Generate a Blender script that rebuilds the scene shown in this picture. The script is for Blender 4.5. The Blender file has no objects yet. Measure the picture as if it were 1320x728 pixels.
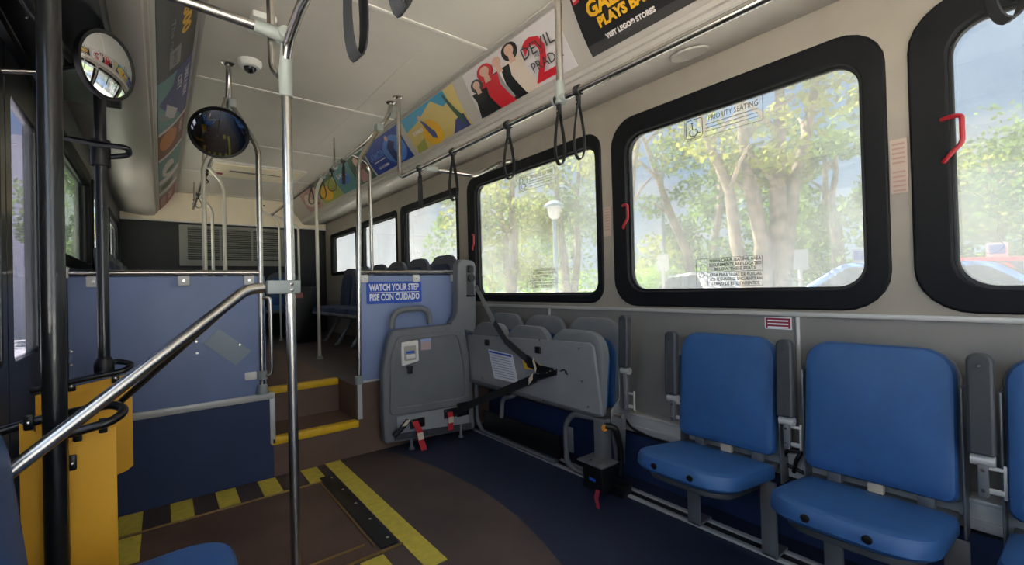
import bpy, bmesh, random, math
from math import pi, sin, cos, radians, sqrt, atan2
from mathutils import Vector, Matrix
random.seed(7)
sc = bpy.context.scene
COL = sc.collection

# ------------------------------------------------------------------ camera
YAW, PITCH, ROLL, FPX = 0.669112, 0.008796, -0.025664, 572.337
CAM = Vector((0, 0, 1.08))
_f = Vector((sin(YAW)*cos(PITCH), cos(YAW)*cos(PITCH), sin(PITCH)))
_r = Vector((cos(YAW), -sin(YAW), 0)); _u = _r.cross(_f)
R2 = _r*cos(ROLL)+_u*sin(ROLL); U2 = -_r*sin(ROLL)+_u*cos(ROLL)
cd = bpy.data.cameras.new('camera'); cam = bpy.data.objects.new('camera', cd); COL.objects.link(cam)
cd.sensor_fit = 'HORIZONTAL'; cd.sensor_width = 36; cd.lens = 36*FPX/1320; cd.clip_start = 0.02; cd.clip_end = 500
cam.matrix_world = Matrix(((R2.x, U2.x, -_f.x, CAM.x), (R2.y, U2.y, -_f.y, CAM.y), (R2.z, U2.z, -_f.z, CAM.z), (0, 0, 0, 1)))
sc.camera = cam
def ray(px, py): return _f+R2*((px-660)/FPX)-U2*((py-364)/FPX)
def at(px, py, ax, val):            # point of the photo on the plane axis = val (survey of the place)
    d = ray(px, py); t = (val-CAM[ax])/d[ax]; return CAM+d*t
def out(px, dist):                  # ground position outside, by bearing and distance
    d = ray(px, 364); d.z = 0; d.normalize(); return CAM.x+d.x*dist, CAM.y+d.y*dist

# ------------------------------------------------------------------ materials
def lin(c): return tuple((x/255/12.92 if x/255 <= .04045 else ((x/255+.055)/1.055)**2.4) for x in c)+(1,)
MATS = {}
def mat(name, rgb, rough=.5, metal=0, var=0, scale=8, bump=0, bscale=200, coat=0, spec=.5, sub=None):
    m = bpy.data.materials.new(name); m.use_nodes = True; nt = m.node_tree; b = nt.nodes['Principled BSDF']
    b.inputs['Base Color'].default_value = lin(rgb); b.inputs['Roughness'].default_value = rough
    b.inputs['Metallic'].default_value = metal; b.inputs['Specular IOR Level'].default_value = spec
    b.inputs['Coat Weight'].default_value = coat
    tc = nt.nodes.new('ShaderNodeTexCoord')
    if var:
        n = nt.nodes.new('ShaderNodeTexNoise'); n.inputs['Scale'].default_value = scale; n.inputs['Detail'].default_value = 5
        nt.links.new(tc.outputs['Object'], n.inputs['Vector'])
        r = nt.nodes.new('ShaderNodeValToRGB')
        r.color_ramp.elements[0].position = .3; r.color_ramp.elements[1].position = .7
        r.color_ramp.elements[0].color = lin([max(0, c*(1-var)) for c in rgb])
        r.color_ramp.elements[1].color = lin([min(255, c*(1+var)) for c in rgb])
        nt.links.new(n.outputs['Fac'], r.inputs['Fac']); nt.links.new(r.outputs['Color'], b.inputs['Base Color'])
    if bump:
        n = nt.nodes.new('ShaderNodeTexNoise'); n.inputs['Scale'].default_value = bscale
        nt.links.new(tc.outputs['Object'], n.inputs['Vector'])
        bp = nt.nodes.new('ShaderNodeBump'); bp.inputs['Strength'].default_value = bump; bp.inputs['Distance'].default_value = .002
        nt.links.new(n.outputs['Fac'], bp.inputs['Height']); nt.links.new(bp.outputs['Normal'], b.inputs['Normal'])
    MATS[name] = m; return m
M_ceil = mat('ceiling_laminate', (206, 199, 189), .55, var=.02, scale=2)
M_rib = mat('ceiling_rib_white', (225, 220, 212), .5)
M_cove = mat('cove_plastic', (178, 171, 163), .38, var=.02, scale=2)
M_wall = mat('grey_wall_laminate', (132, 128, 123), .5, var=.03, scale=1.5, bump=.15, bscale=400)
M_pillar = mat('beige_pillar', (156, 147, 135), .5, var=.02)
M_cream = mat('cream_rear_panel', (236, 222, 196), .5)
M_trim = mat('aluminium_trim', (198, 197, 192), .4, .25)
M_brown = mat('brown_rubber_floor', (80, 66, 60), .55, var=.12, scale=3, bump=.2, bscale=300)
M_blue = mat('navy_rubber_floor', (34, 42, 64), .5, var=.12, scale=4, bump=.2, bscale=300)
M_riser = mat('brown_riser', (104, 80, 66), .6, var=.08, scale=4)
M_navy = mat('navy_panel', (36, 52, 90), .5, var=.06, scale=3)
M_panel = mat('blue_partition_laminate', (128, 144, 182), .42, var=.04, scale=2)
M_black = mat('black_plastic', (11, 12, 13), .4)
M_rubber = mat('black_rubber', (12, 13, 17), .6, var=.1, scale=6, spec=.25)
M_blackpaint = mat('black_painted_steel', (20, 21, 23), .28, 0, coat=.3)
M_steel = mat('brushed_steel', (200, 195, 188), .27, 1, var=.03, scale=40)
M_clamp = mat('grey_clamp_casting', (150, 155, 150), .5, .1)
M_yellow = mat('yellow_guard', (250, 184, 50), .5, var=.03, scale=3)
M_nosing = mat('yellow_step_nosing', (228, 180, 20), .5, var=.05, scale=20)
M_tape = mat('yellow_floor_tape', (210, 190, 72), .65, var=.05, scale=30)
M_grey = mat('grey_moulded_plastic', (114, 116, 118), .5, var=.04, scale=5, bump=.15, bscale=300)
M_grey2 = mat('grey_seat_underside', (132, 134, 137), .5, var=.04, scale=4)
M_greyd = mat('dark_grey_plastic', (64, 67, 70), .5)
M_frame = mat('grey_painted_frame', (116, 118, 120), .42, .3)
M_seat = mat('blue_vinyl', (44, 88, 142), .48, var=.05, scale=12, bump=.12, bscale=500)
M_seatd = mat('dark_blue_seat_fabric', (46, 56, 84), .7, var=.15, scale=30)
M_white = mat('white_plastic', (228, 226, 220), .45)
M_heater = mat('heater_cover_white', (186, 184, 180), .45)
M_chrome = mat('convex_mirror_silver', (225, 228, 230), .03, 1)
M_dark_mirror = mat('dimmed_mirror', (176, 184, 192), .04, 1)  # plain mirror, colour dimmed to imitate the dark floor it reflects
M_strap = mat('black_webbing', (22, 23, 26), .6)
M_belt = mat('grey_seat_belt', (52, 52, 54), .6, var=.1, scale=60)
M_beltlight = mat('light_belt_webbing', (120, 122, 124), .6)
M_red = mat('red_webbing', (190, 28, 40), .6)
M_redlatch = mat('red_handle', (168, 36, 46), .4)
M_paper = mat('printed_paper', (222, 224, 228), .6)
M_tag = mat('cream_tag', (216, 200, 176), .7)
M_redlabel = mat('dark_red_label', (140, 30, 50), .5)
M_signblue = mat('sign_blue', (38, 84, 190), .45)
M_signwhite = mat('sign_white', (240, 242, 246), .5)
M_ink = mat('black_ink', (28, 28, 32), .6)
M_grille = mat('grey_grille', (134, 133, 126), .5)
M_dark = mat('dark_rear_panel', (30, 30, 32), .6)
M_brass = mat('brass_edge', (190, 160, 100), .35, .9)
M_orange = mat('orange_button', (236, 150, 40), .5)
M_bark = mat('tree_bark', (152, 136, 116), .9, var=.25, scale=5)
M_asphalt = mat('parking_concrete', (196, 192, 184), .9, var=.08, scale=1)
M_lawn = mat('lawn_grass', (120, 150, 60), .9, var=.2, scale=4)
M_stucco = mat('pale_stucco', (226, 222, 232), .9, var=.02)
M_tyre = mat('tyre_rubber', (26, 26, 28), .8)
M_carwhite = mat('white_car_paint', (232, 232, 234), .25, 0, coat=1)
M_carblue = mat('light_blue_car_paint', (92, 142, 214), .25, 0, coat=1)
M_carred = mat('red_car_paint', (200, 30, 36), .25, 0, coat=1)
M_carglass = mat('car_glass', (50, 60, 70), .06)
M_pole = mat('pale_pole_paint', (150, 164, 176), .5)
def leaf_mat(name, rgb):
    m = mat(name, rgb, .7, var=.35, scale=1.2); nt = m.node_tree; b = nt.nodes['Principled BSDF']
    t = nt.nodes.new('ShaderNodeBsdfTranslucent'); t.inputs['Color'].default_value = lin([min(255, c*1.15) for c in rgb])
    mx = nt.nodes.new('ShaderNodeMixShader'); mx.inputs[0].default_value = .4
    o = nt.nodes['Material Output']
    nt.links.new(b.outputs[0], mx.inputs[1]); nt.links.new(t.outputs[0], mx.inputs[2]); nt.links.new(mx.outputs[0], o.inputs[0])
    return m
M_leaf = leaf_mat('leaf_green', (112, 138, 58))
M_leaf2 = leaf_mat('leaf_olive', (156, 160, 74))
M_leaf3 = leaf_mat('leaf_dull', (114, 136, 72))
M_hedge = leaf_mat('leaf_hedge', (160, 196, 60))
def pane_mat(name, tint, haze, hcol=(235, 238, 240)):
    m = bpy.data.materials.new(name); m.use_nodes = True; nt = m.node_tree; nt.nodes.remove(nt.nodes['Principled BSDF'])
    o = nt.nodes['Material Output']
    t = nt.nodes.new('ShaderNodeBsdfTransparent'); t.inputs[0].default_value = tint+(1,)
    d = nt.nodes.new('ShaderNodeBsdfTranslucent'); d.inputs[0].default_value = lin(hcol)
    tc = nt.nodes.new('ShaderNodeTexCoord'); n = nt.nodes.new('ShaderNodeTexNoise'); n.inputs['Scale'].default_value = 2.2; n.inputs['Detail'].default_value = 3
    mr = nt.nodes.new('ShaderNodeMapRange'); mr.inputs['From Min'].default_value = .3; mr.inputs['From Max'].default_value = .7
    mr.inputs['To Min'].default_value = haze*.6; mr.inputs['To Max'].default_value = haze*1.4
    mx = nt.nodes.new('ShaderNodeMixShader')
    nt.links.new(tc.outputs['Object'], n.inputs['Vector']); nt.links.new(n.outputs['Fac'], mr.inputs['Value']); nt.links.new(mr.outputs[0], mx.inputs[0])
    nt.links.new(t.outputs[0], mx.inputs[1]); nt.links.new(d.outputs[0], mx.inputs[2])
    g = nt.nodes.new('ShaderNodeBsdfGlossy'); g.inputs['Roughness'].default_value = .02
    m2 = nt.nodes.new('ShaderNodeMixShader'); m2.inputs[0].default_value = .05
    nt.links.new(mx.outputs[0], m2.inputs[1]); nt.links.new(g.outputs[0], m2.inputs[2]); nt.links.new(m2.outputs[0], o.inputs[0])
    return m
M_pane = pane_mat('hazy_tinted_pane', (.42, .425, .42), .12)
M_pane_r = pane_mat('rear_pane', (.44, .45, .45), .08)
M_pane_lr = pane_mat('rear_left_pane', (.62, .64, .62), .03)
M_door = pane_mat('lavender_tinted_pane', (.27, .27, .31), .03)
M_clear = pane_mat('clear_pane', (.92, .93, .93), .02)

# ------------------------------------------------------------------ geometry helpers
def smooth(me, ang=40):
    for p in me.polygons: p.use_smooth = True
    try: me.set_sharp_from_angle(angle=radians(ang))
    except Exception: pass
def world_of(o):
    m = Matrix.Translation(o.location)
    return world_of(o.parent)@m if o.parent else m
def link(name, me, m, parent=None, sm=True):
    o = bpy.data.objects.new(name, me); COL.objects.link(o)
    for x in (m if isinstance(m, (list, tuple)) else [m]): me.materials.append(x)
    if sm: smooth(me)
    if parent is not None:
        o.parent = parent; o.matrix_parent_inverse = Matrix.Identity(4)
        me.transform(world_of(parent).inverted())
    return o
class MB:
    """collects shapes of ONE part into one mesh (world coordinates)"""
    def __init__(s): s.bm = bmesh.new()
    def add(s, verts, faces, mi=0):
        vs = [s.bm.verts.new(v) for v in verts]
        for f in faces:
            try: s.bm.faces.new([vs[i] for i in f]).material_index = mi
            except ValueError: pass
        return s
    def box(s, lo, hi, bev=0, rot=None, piv=None):
        b = bmesh.new(); bmesh.ops.create_cube(b, size=1)
        lo = Vector(lo); hi = Vector(hi)
        for v in b.verts: v.co = Vector([(lo[i]+hi[i])/2+v.co[i]*(hi[i]-lo[i]) for i in range(3)])
        if bev: bmesh.ops.bevel(b, geom=b.edges[:], offset=bev, segments=2, affect='EDGES', profile=.5)
        if rot is not None:
            p = Vector(piv) if piv is not None else (lo+hi)/2
            for v in b.verts: v.co = rot@(v.co-p)+p
        return s.take(b)
    def take(s, b):
        me = bpy.data.meshes.new('t'); b.to_mesh(me); b.free(); s.bm.from_mesh(me); bpy.data.meshes.remove(me); return s
    def tube(s, pts, r, bend=0, seg=12, cap=True, closed=False):
        P = [Vector(p) for p in pts]
        if bend: P = fillet(P, bend)
        n = len(P); T = []
        for i in range(n):
            if closed: t = P[(i+1) % n]-P[i-1]
            else: t = (P[min(i+1, n-1)]-P[max(i-1, 0)])
            T.append(t.normalized())
        up = Vector((0, 0, 1)) if abs(T[0].z) < .9 else Vector((1, 0, 0))
        N = (up-T[0]*up.dot(T[0])).normalized(); V = []
        for i in range(n):
            N = (N-T[i]*N.dot(T[i])).normalized(); B = T[i].cross(N)
            rr = r[i] if isinstance(r, (list, tuple)) else r
            V += [P[i]+(N*cos(2*pi*k/seg)+B*sin(2*pi*k/seg))*rr for k in range(seg)]
        F = []
        for i in range(n if closed else n-1):
            j = (i+1) % n
            for k in range(seg): F.append((i*seg+k, i*seg+(k+1) % seg, j*seg+(k+1) % seg, j*seg+k))
        if cap and not closed: F += [tuple(range(seg-1, -1, -1)), tuple((n-1)*seg+k for k in range(seg))]
        return s.add(V, F)
    def ribbon(s, pts, nrm, w, t=.003, closed=False):
        """flat strap along pts; its width runs along nrm"""
        P = [Vector(p) for p in pts]; n = len(P); W = Vector(nrm).normalized()*w/2; V = []
        for i in range(n):
            tg = (P[(i+1) % n]-P[i-1]) if closed else (P[min(i+1, n-1)]-P[max(i-1, 0)])
            d = tg.cross(W).normalized()*t/2
            V += [P[i]+W+d, P[i]-W+d, P[i]-W-d, P[i]+W-d]
        F = []
        for i in range(n if closed else n-1):
            j = (i+1) % n
            for k in range(4): F.append((i*4+k, i*4+(k+1) % 4, j*4+(k+1) % 4, j*4+k))
        if not closed: F += [(3, 2, 1, 0), tuple((n-1)*4+k for k in range(4))]
        return s.add(V, F)
    def lathe(s, prof, o, ax, seg=32):
        """prof: (radius, height along ax)"""
        o = Vector(o); a = Vector(ax).normalized(); b = a.orthogonal().normalized(); c = a.cross(b); V = []; F = []
        for r, h in prof: V += [o+a*h+(b*cos(2*pi*k/seg)+c*sin(2*pi*k/seg))*max(r, 1e-4) for k in range(seg)]
        for i in range(len(prof)-1):
            for k in range(seg): F.append((i*seg+k, i*seg+(k+1) % seg, (i+1)*seg+(k+1) % seg, (i+1)*seg+k))
        F += [tuple(range(seg-1, -1, -1)), tuple((len(prof)-1)*seg+k for k in range(seg))]
        return s.add(V, F)
    def cyl(s, a, b, r, seg=14): return s.tube([a, b], r, seg=seg)
    def pad(s, outline, T, crown, o, ux, uy, un, edge=.018):
        """cushion: outline (list of 2D) centred on 0, thickness T, crowned front along un, rounded edge"""
        o, ux, uy, un = Vector(o), Vector(ux), Vector(uy), Vector(un); n = len(outline); V = []; F = []
        R = max(max(abs(p[0]) for p in outline), max(abs(p[1]) for p in outline)); e = edge/R
        rings = [(1-e*.5, 0), (1, edge*.5), (1, T-edge), (1-e*.3, T-edge*.3), (1-e, T)]
        rings += [(k, T+crown*(1-(k/(1-e))**2)) for k in (.85, .65, .4, .15)]
        for k, h in rings: V += [o+ux*(p[0]*k)+uy*(p[1]*k)+un*h for p in outline]
        for i in range(len(rings)-1):
            for j in range(n): F.append((i*n+j, i*n+(j+1) % n, (i+1)*n+(j+1) % n, (i+1)*n+j))
        F += [tuple(range(n-1, -1, -1)), tuple((len(rings)-1)*n+j for j in range(n))]
        return s.add(V, F)
    def plate(s, outer, holes, t, o, ux, uy, bev=0):
        """flat plate with holes, thickness t along ux x uy, starting at o"""
        c = bpy.data.curves.new('c', 'CURVE'); c.dimensions = '2D'; c.fill_mode = 'BOTH'
        c.extrude = max(t/2-bev, 1e-5); c.bevel_depth = bev; c.offset = -bev; c.bevel_resolution = 2
        for poly in [outer]+list(holes):
            sp = c.splines.new('POLY'); sp.points.add(len(poly)-1); sp.use_cyclic_u = True
            for q, p in zip(sp.points, poly): q.co = (p[0], p[1], 0, 1)
        me = curve_mesh(c); ux = Vector(ux); uy = Vector(uy); un = ux.cross(uy); o = Vector(o)
        for v in me.vertices: v.co = o+ux*v.co.x+uy*v.co.y+un*(v.co.z+t/2)
        s.bm.from_mesh(me); bpy.data.meshes.remove(me); return s
    def xform(s, fn):
        for v in s.bm.verts: v.co = fn(v.co)
        return s
    def build(s, name, m, parent=None, sm=True, ang=40):
        bmesh.ops.recalc_face_normals(s.bm, faces=s.bm.faces[:])
        me = bpy.data.meshes.new(name); s.bm.to_mesh(me); s.bm.free()
        return link(name, me, m, parent, sm)
def curve_mesh(c):
    o = bpy.data.objects.new('tmp', c); COL.objects.link(o)
    dg = bpy.context.evaluated_depsgraph_get(); me = bpy.data.meshes.new_from_object(o.evaluated_get(dg))
    bpy.data.objects.remove(o); bpy.data.curves.remove(c); return me
def fillet(P, r):
    out_ = [P[0]]
    for i in range(1, len(P)-1):
        a, b, c = P[i-1], P[i], P[i+1]; d1 = (a-b); d2 = (c-b); l = min(r, d1.length*.49, d2.length*.49)
        p1 = b+d1.normalized()*l; p2 = b+d2.normalized()*l
        for k in range(7):
            t = k/6; out_.append(p1*(1-t)**2+b*2*t*(1-t)+p2*t*t)
    return out_+[P[-1]]
def rrect(x0, y0, x1, y1, r, n=6):
    rs = r if isinstance(r, (list, tuple)) else (r,)*4     # bl, br, tr, tl
    P = []
    for (cx, cy, a0, q) in ((x0, y0, pi, 0), (x1, y0, 1.5*pi, 1), (x1, y1, 0, 2), (x0, y1, pi/2, 3)):
        R = rs[q]; ox = cx+(R if cx == x0 else -R); oy = cy+(R if cy == y0 else -R)
        for k in range(n+1): P.append((ox+R*cos(a0+pi/2*k/n), oy+R*sin(a0+pi/2*k/n)))
    return P
_tc = {}
def text2d(body, size, align='LEFT', bold=0.0):
    c = bpy.data.curves.new('t', 'FONT'); c.body = body; c.size = size; c.align_x = align; c.offset = bold; c.resolution_u = 2
    return curve_mesh(c)
def lettering(name, body, size, o, ux, uy, m, parent, align='LEFT', bold=0.0, width=None, lift=.0012):
    me = text2d(body, size, align, bold); ux = Vector(ux); uy = Vector(uy); un = ux.cross(uy); o = Vector(o)
    if width:
        xs = [v.co.x for v in me.vertices]; w = max(xs)-min(xs); k = width/w if w else 1
    else: k = 1
    for v in me.vertices: v.co = o+ux*v.co.x*k+uy*v.co.y+un*lift
    return link(name, me, m, parent, False)
def tag(o, label, cat, group=None):
    o['label'] = label; o['category'] = cat
    if group: o['group'] = group
    return o
def thing(name, label, cat, loc, group=None):
    o = bpy.data.objects.new(name, None); COL.objects.link(o); o.location = loc; o.empty_display_size = .05
    o.matrix_world = Matrix.Translation(Vector(loc)); tag(o, label, cat, group); return o
def struct(o): o['kind'] = 'structure'; return o
def sroot(name, loc=(0, 0, 0)):
    o = bpy.data.objects.new(name, None); COL.objects.link(o); o.location = loc; o.matrix_world = Matrix.Translation(Vector(loc)); return struct(o)
def dup(root, loc, label, group=None, rotz=None):
    r = root.copy(); COL.objects.link(r); r.location = loc
    if rotz is not None: r.rotation_euler = (0, 0, rotz)
    r['label'] = label
    if group: r['group'] = group
    for ch in list(root.children):
        c = ch.copy(); COL.objects.link(c); c.parent = r; c.matrix_parent_inverse = Matrix.Identity(4)
        for g in list(ch.children):
            d = g.copy(); COL.objects.link(d); d.parent = c; d.matrix_parent_inverse = Matrix.Identity(4)
    return r
X, Y, Z = Vector((1, 0, 0)), Vector((0, 1, 0)), Vector((0, 0, 1))

# ------------------------------------------------------------------ dimensions
XR, XL, YR, YF, H = 2.07, -.39, 7.38, -3.2, 2.445
YP = 2.93                                    # partition plane / first riser
ZR = .446                                    # raised rear floor

# ------------------------------------------------------------------ floor
curve = [(1.05, .2), (1.12, .8), (1.185, 1.2), (1.25, 1.42), (1.30, 1.65), (1.325, 1.95), (1.31, 2.25), (1.28, 2.48), (1.22, 2.75), (1.16, YP)]
fb = MB()
left = [(XL-.03, YF)]+[(1.05, YF)]+curve+[(XL-.03, YP)]
fb.add([(x, y, 0) for x, y in left]+[(x, y, -.06) for x, y in left], [tuple(range(len(left))), tuple(range(2*len(left)-1, len(left)-1, -1))], 0)
right = [(1.05, YF), (XR+.03, YF), (XR+.03, YP)]+curve[::-1]
fb.add([(x, y, 0) for x, y in right]+[(x, y, -.06) for x, y in right], [tuple(range(len(right))), tuple(range(2*len(right)-1, len(right)-1, -1))], 1)
struct(fb.build('floor', [M_brown, M_blue], sm=False))
# raised rear floor with two steps
st = sroot('floor_rear', (.75, YP, 0))
S0, S1 = .505, 1.0
MB().box((XL-.03, YP+.012, 0), (S0, YR, ZR)).build('raised_floor', M_blue, st, False)
MB().box((S1, YP+.012, 0), (XR+.03, YR, ZR)).build('raised_floor', M_brown, st, False)
MB().box((S0, YP, 0), (S1, 3.31, .223)).build('step', M_riser, st, False)
MB().box((S0, 3.31, 0), (S1, YR, ZR)).build('step', M_riser, st, False)
MB().box((S0-.01, YP-.008, .185), (S1+.005, YP+.05, .229), .006).build('step_nosing', M_nosing, st)
MB().box((S0+.02, 3.302, .408), (S1-.005, 3.36, .452), .006).build('step_nosing', M_nosing, st)
MB().box((S1, YP, 0), (XR+.02, YP+.012, ZR+.03)).build('riser_panel', M_riser, st, False)
MB().box((S1+.0, YP-.006, .235), (S1+.03, YP+.002, .47)).build('corner_trim', M_trim, st, False)
MB().box((S1-.004, YP+.01, .22), (S1+.001, 3.31, .45)).build('riser_panel', M_riser, st, False)

# ------------------------------------------------------------------ windows in the walls
WR = [  # y0, y1, z0, z1 of the outer frame, corner radius
    (-1.00, .345, .953, 2.01, .15), (.405, 1.650, .953, 2.01, .15), (1.730, 3.200, .965, 2.00, .11),
    (3.350, 4.545, 1.262, 1.975, .06), (4.640, 5.83, 1.285, 1.965, .06), (5.95, 7.09, 1.31, 1.945, .06),
    (-2.28, -1.08, .953, 2.01, .15), (-3.12, -2.36, .953, 2.05, .15)]
def wall_plate(name, x0, t, wins, m, extra=[]):
    outer = [(YF, -.05), (YR+.02, -.05), (YR+.02, H+.05), (YF, H+.05)]
    holes = [rrect(a+.02, c+.02, b-.02, d-.02, max(r-.02, .02)) for a, b, c, d, r in wins]+extra
    return struct(MB().plate(outer, holes, t, (x0, 0, 0), Y, Z).build(name, m, sm=False))
wr = sroot('wall_right', (XR, 1.4, 0))
MB().plate([(YF, .932), (YR+.02, .932), (YR+.02, H+.05), (YF, H+.05)], [rrect(a+.02, c+.02, b-.02, d-.02, max(r-.02, .02)) for a, b, c, d, r in WR if c > .94], .06, (XR, 0, 0), Y, Z).build('upper_panel', M_pillar, wr, False)
MB().box((XR, YF, -.05), (XR+.06, YR+.02, .932)).build('lower_panel', M_wall, wr, False)
def window(n, x, sgn, y0, y1, z0, z1, r, pane, fw=.07, latch=None, label=None, right=True, fwl=None):
    """rubber gasket frame standing proud of the wall, pane set back; sgn=+1 right wall"""
    w = sroot('window_%d' % n, (x, (y0+y1)/2, z0))
    fwl = fwl or fw
    in_ = rrect(y0+fw, z0+fw+.01, y1-fwl, z1-fw-.03, max(r-fw*.72, .03))
    MB().plate(rrect(y0, z0, y1, z1, r), [in_], .075, (x-.012 if sgn > 0 else x-.063, 0, 0), Y, Z, .008).build('window_frame', M_rubber, w)
    iy0, iy1, iz0, iz1 = y0+fw, y1-fwl, z0+fw+.01, z1-fw-.03
    # inner gasket lip
    MB().plate(rrect(iy0-.012, iz0-.012, iy1+.012, iz1+.012, max(r-fw*.72+.01, .04)), [rrect(iy0+.012, iz0+.012, iy1-.012, iz1-.012, max(r-fw*.72-.012, .02))], .018,
               (x+.012 if sgn > 0 else x-.03, 0, 0), Y, Z, .004).build('gasket_lip', M_black, w)
    px = x+.05*sgn
    MB().plate(rrect(iy0-.02, iz0-.02, iy1+.02, iz1+.02, .05), [], .004, (px, 0, 0), Y, Z).build('pane', pane, w, False)
    return w, (iy0, iy1, iz0, iz1), px
wins = []
for i, (a, b, c, d, r) in enumerate(WR):
    if i < 2 or i > 5: q = window(i+1, XR, 1, a, b, c, d, r, M_pane if i < 7 else M_clear, .068 if i != 1 else .072, fwl=.10)
    elif i == 2: q = window(3, XR, 1, a, b, c, d, r, M_pane, .045, fwl=.115)
    else: q = window(i+1, XR, 1, a, b, c, d, r, M_pane if i == 3 else M_pane_r, .035, fwl=.085)
    wins.append(q)
def latch(w, y, z, h=.115):
    MB().tube([(XR-.012, y, z), (XR-.03, y-.02, z), (XR-.035, y-.050, z-.004), (XR-.035, y-.050, z-h*.7), (XR-.028, y-.014, z-h), (XR-.012, y-.002, z-h-.012)], .0075, .012, 8).build('emergency_latch', M_redlatch, w)
latch(wins[0][0], .262, 1.60, .13); latch(wins[1][0], 1.575, 1.52); latch(wins[2][0], 3.12, 1.52)

# stickers printed on the panes
def accessible(o, s, parent, col=M_ink):
    """wheelchair symbol, o = lower left corner, s = size; on the right wall (reads towards -Y)"""
    U, V = -Y, Z
    def P(a, b): return Vector(o)+U*(a*s)+V*(b*s)
    m = MB()
    m.ribbon([P(.45+.26*cos(t), .32+.26*sin(t)) for t in [radians(150+k*20) for k in range(12)]], X, .001, .05*s)
    m.ribbon([P(.38, .78), P(.40, .46), P(.66, .46), P(.76, .18), P(.90, .22)], X, .001, .06*s)
    m.lathe([(.0, 0), (.06*s, 0), (.06*s, .001), (0, .001)], P(.37, .88), X, 12)
    return m.build('wheelchair_symbol', col, parent, False)
def outline(name, y0, y1, z0, z1, x, parent, t=.0025, r=.004):
    return MB().plate(rrect(min(y0, y1), min(z0, z1), max(y0, y1), max(z0, z1), r, 3), [rrect(min(y0, y1)+t, min(z0, z1)+t, max(y0, y1)-t, max(z0, z1)-t, r*.6, 3)], .001, (x, 0, 0), Y, Z).build(name, M_ink, parent, False)
def priority(w, px, yl, yr, z1):
    s = (yl-yr)/.345; x = px-.004; h = .105*s
    outline('decal_border', yl, yr, z1-h, z1, x, w, .0018)
    outline('decal_border', yl-.006*s, yl-.088*s, z1-h+.008*s, z1-.010*s, x, w, .003, .012)
    accessible((x, yl-.010*s, z1-h+.012*s), .075*s, w)
    lettering('decal_text', 'PRIORITY SEATING', .034*s, (x, yl-.115*s, z1-.038*s), -Y, Z, M_ink, w, width=.21*s, lift=.0)
    for k in range(3): MB().box((x, yr+.02*s, z1-(.052+.016*k)*s), (x+.001, yl-.10*s, z1-(.050+.016*k)*s)).build('decal_text', M_ink, w, False)
def securement(w, px, yl, yr, z1):
    s = (yl-yr)/.30; x = px-.004; h = .13*s
    outline('decal_border', yl, yr, z1-h, z1, x, w, .0018)
    MB().box((x, yl-.056*s, z1-h), (x+.001, yl-.054*s, z1)).build('decal_border', M_ink, w, False)
    MB().box((x, yr, z1-.066*s), (x+.001, yl-.055*s, z1-.064*s)).build('decal_border', M_ink, w, False)
    accessible((x, yl-.004*s, z1-h*.70), .05*s, w)
    for k, (t, wd) in enumerate((('WHEELCHAIR SEATING AREA', .23), ('SECUREMENTS ARE LOCATED', .23), ('BELOW THESE SEATS', .18), ('AREA PARA SILLAS DE RUEDAS', .23), ('LOS SEGUROS SE ENCUENTRAN', .23), ('DEBAJO DE ESTOS ASIENTOS', .21))):
        lettering('decal_text', t, .020*s, (x, yl-(.062+(.235-wd)/2)*s, z1-(.019+.020*k+(.006 if k > 2 else 0))*s), -Y, Z, M_ink, w, width=wd*s, lift=0, bold=.0004)
def onpane(i, px_, py_): return at(px_, py_, 0, wins[i][2]-.004)
a = onpane(1, 882, 155); b = onpane(1, 983, 125); priority(wins[1][0], wins[1][2], a.y, b.y, a.z)
a = onpane(1, 897, 334); b = onpane(1, 983, 330); securement(wins[1][0], wins[1][2], a.y, b.y, a.z)
a = onpane(2, 669, 228); b = onpane(2, 715, 214); priority(wins[2][0], wins[2][2], a.y, b.y, a.z)
a = onpane(2, 679, 347); b = onpane(2, 718, 346); securement(wins[2][0], wins[2][2], a.y, b.y, a.z)

# beige upper wall band between window tops and the cove, and pillar facings
struct(MB().box((XR-.014, YF, .925), (XR, 3.0, .944), .003).build('trim_5', M_trim))
for k, yy in enumerate((at(1030, 450, 0, XR).y, at(709, 405, 0, XR).y)):
    struct(MB().box((XR-.009, yy-.007, .36), (XR, yy+.007, .925), .002).build('trim_%d' % (6+k), M_trim))
# heater cover and navy lower wall
struct(MB().box((XR-.02, YF, 0), (XR+.001, YP, .262)).build('baseboard_right', M_navy, sm=False))
ht = thing('wall_heater', 'long pale metal heater cover low on the right wall behind the seats', 'heater', (XR-.04, 1, .262))
MB().box((XR-.065, YF+.02, .272), (XR-.001, 1.70, .36), .008).build('cover', M_heater, ht)
MB().box((XR-.072, YF+.02, .36), (XR-.001, 1.70, .374), .003).build('top_lip', M_trim, ht)
MB().box((XR-.06, YF+.02, .262), (XR-.001, 1.70, .272)).build('vent_slot', M_black, ht, False)
MB().box((XR-.07, YF+.02, .305), (XR-.064, 1.70, .310)).build('seam', M_trim, ht, False)

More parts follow.
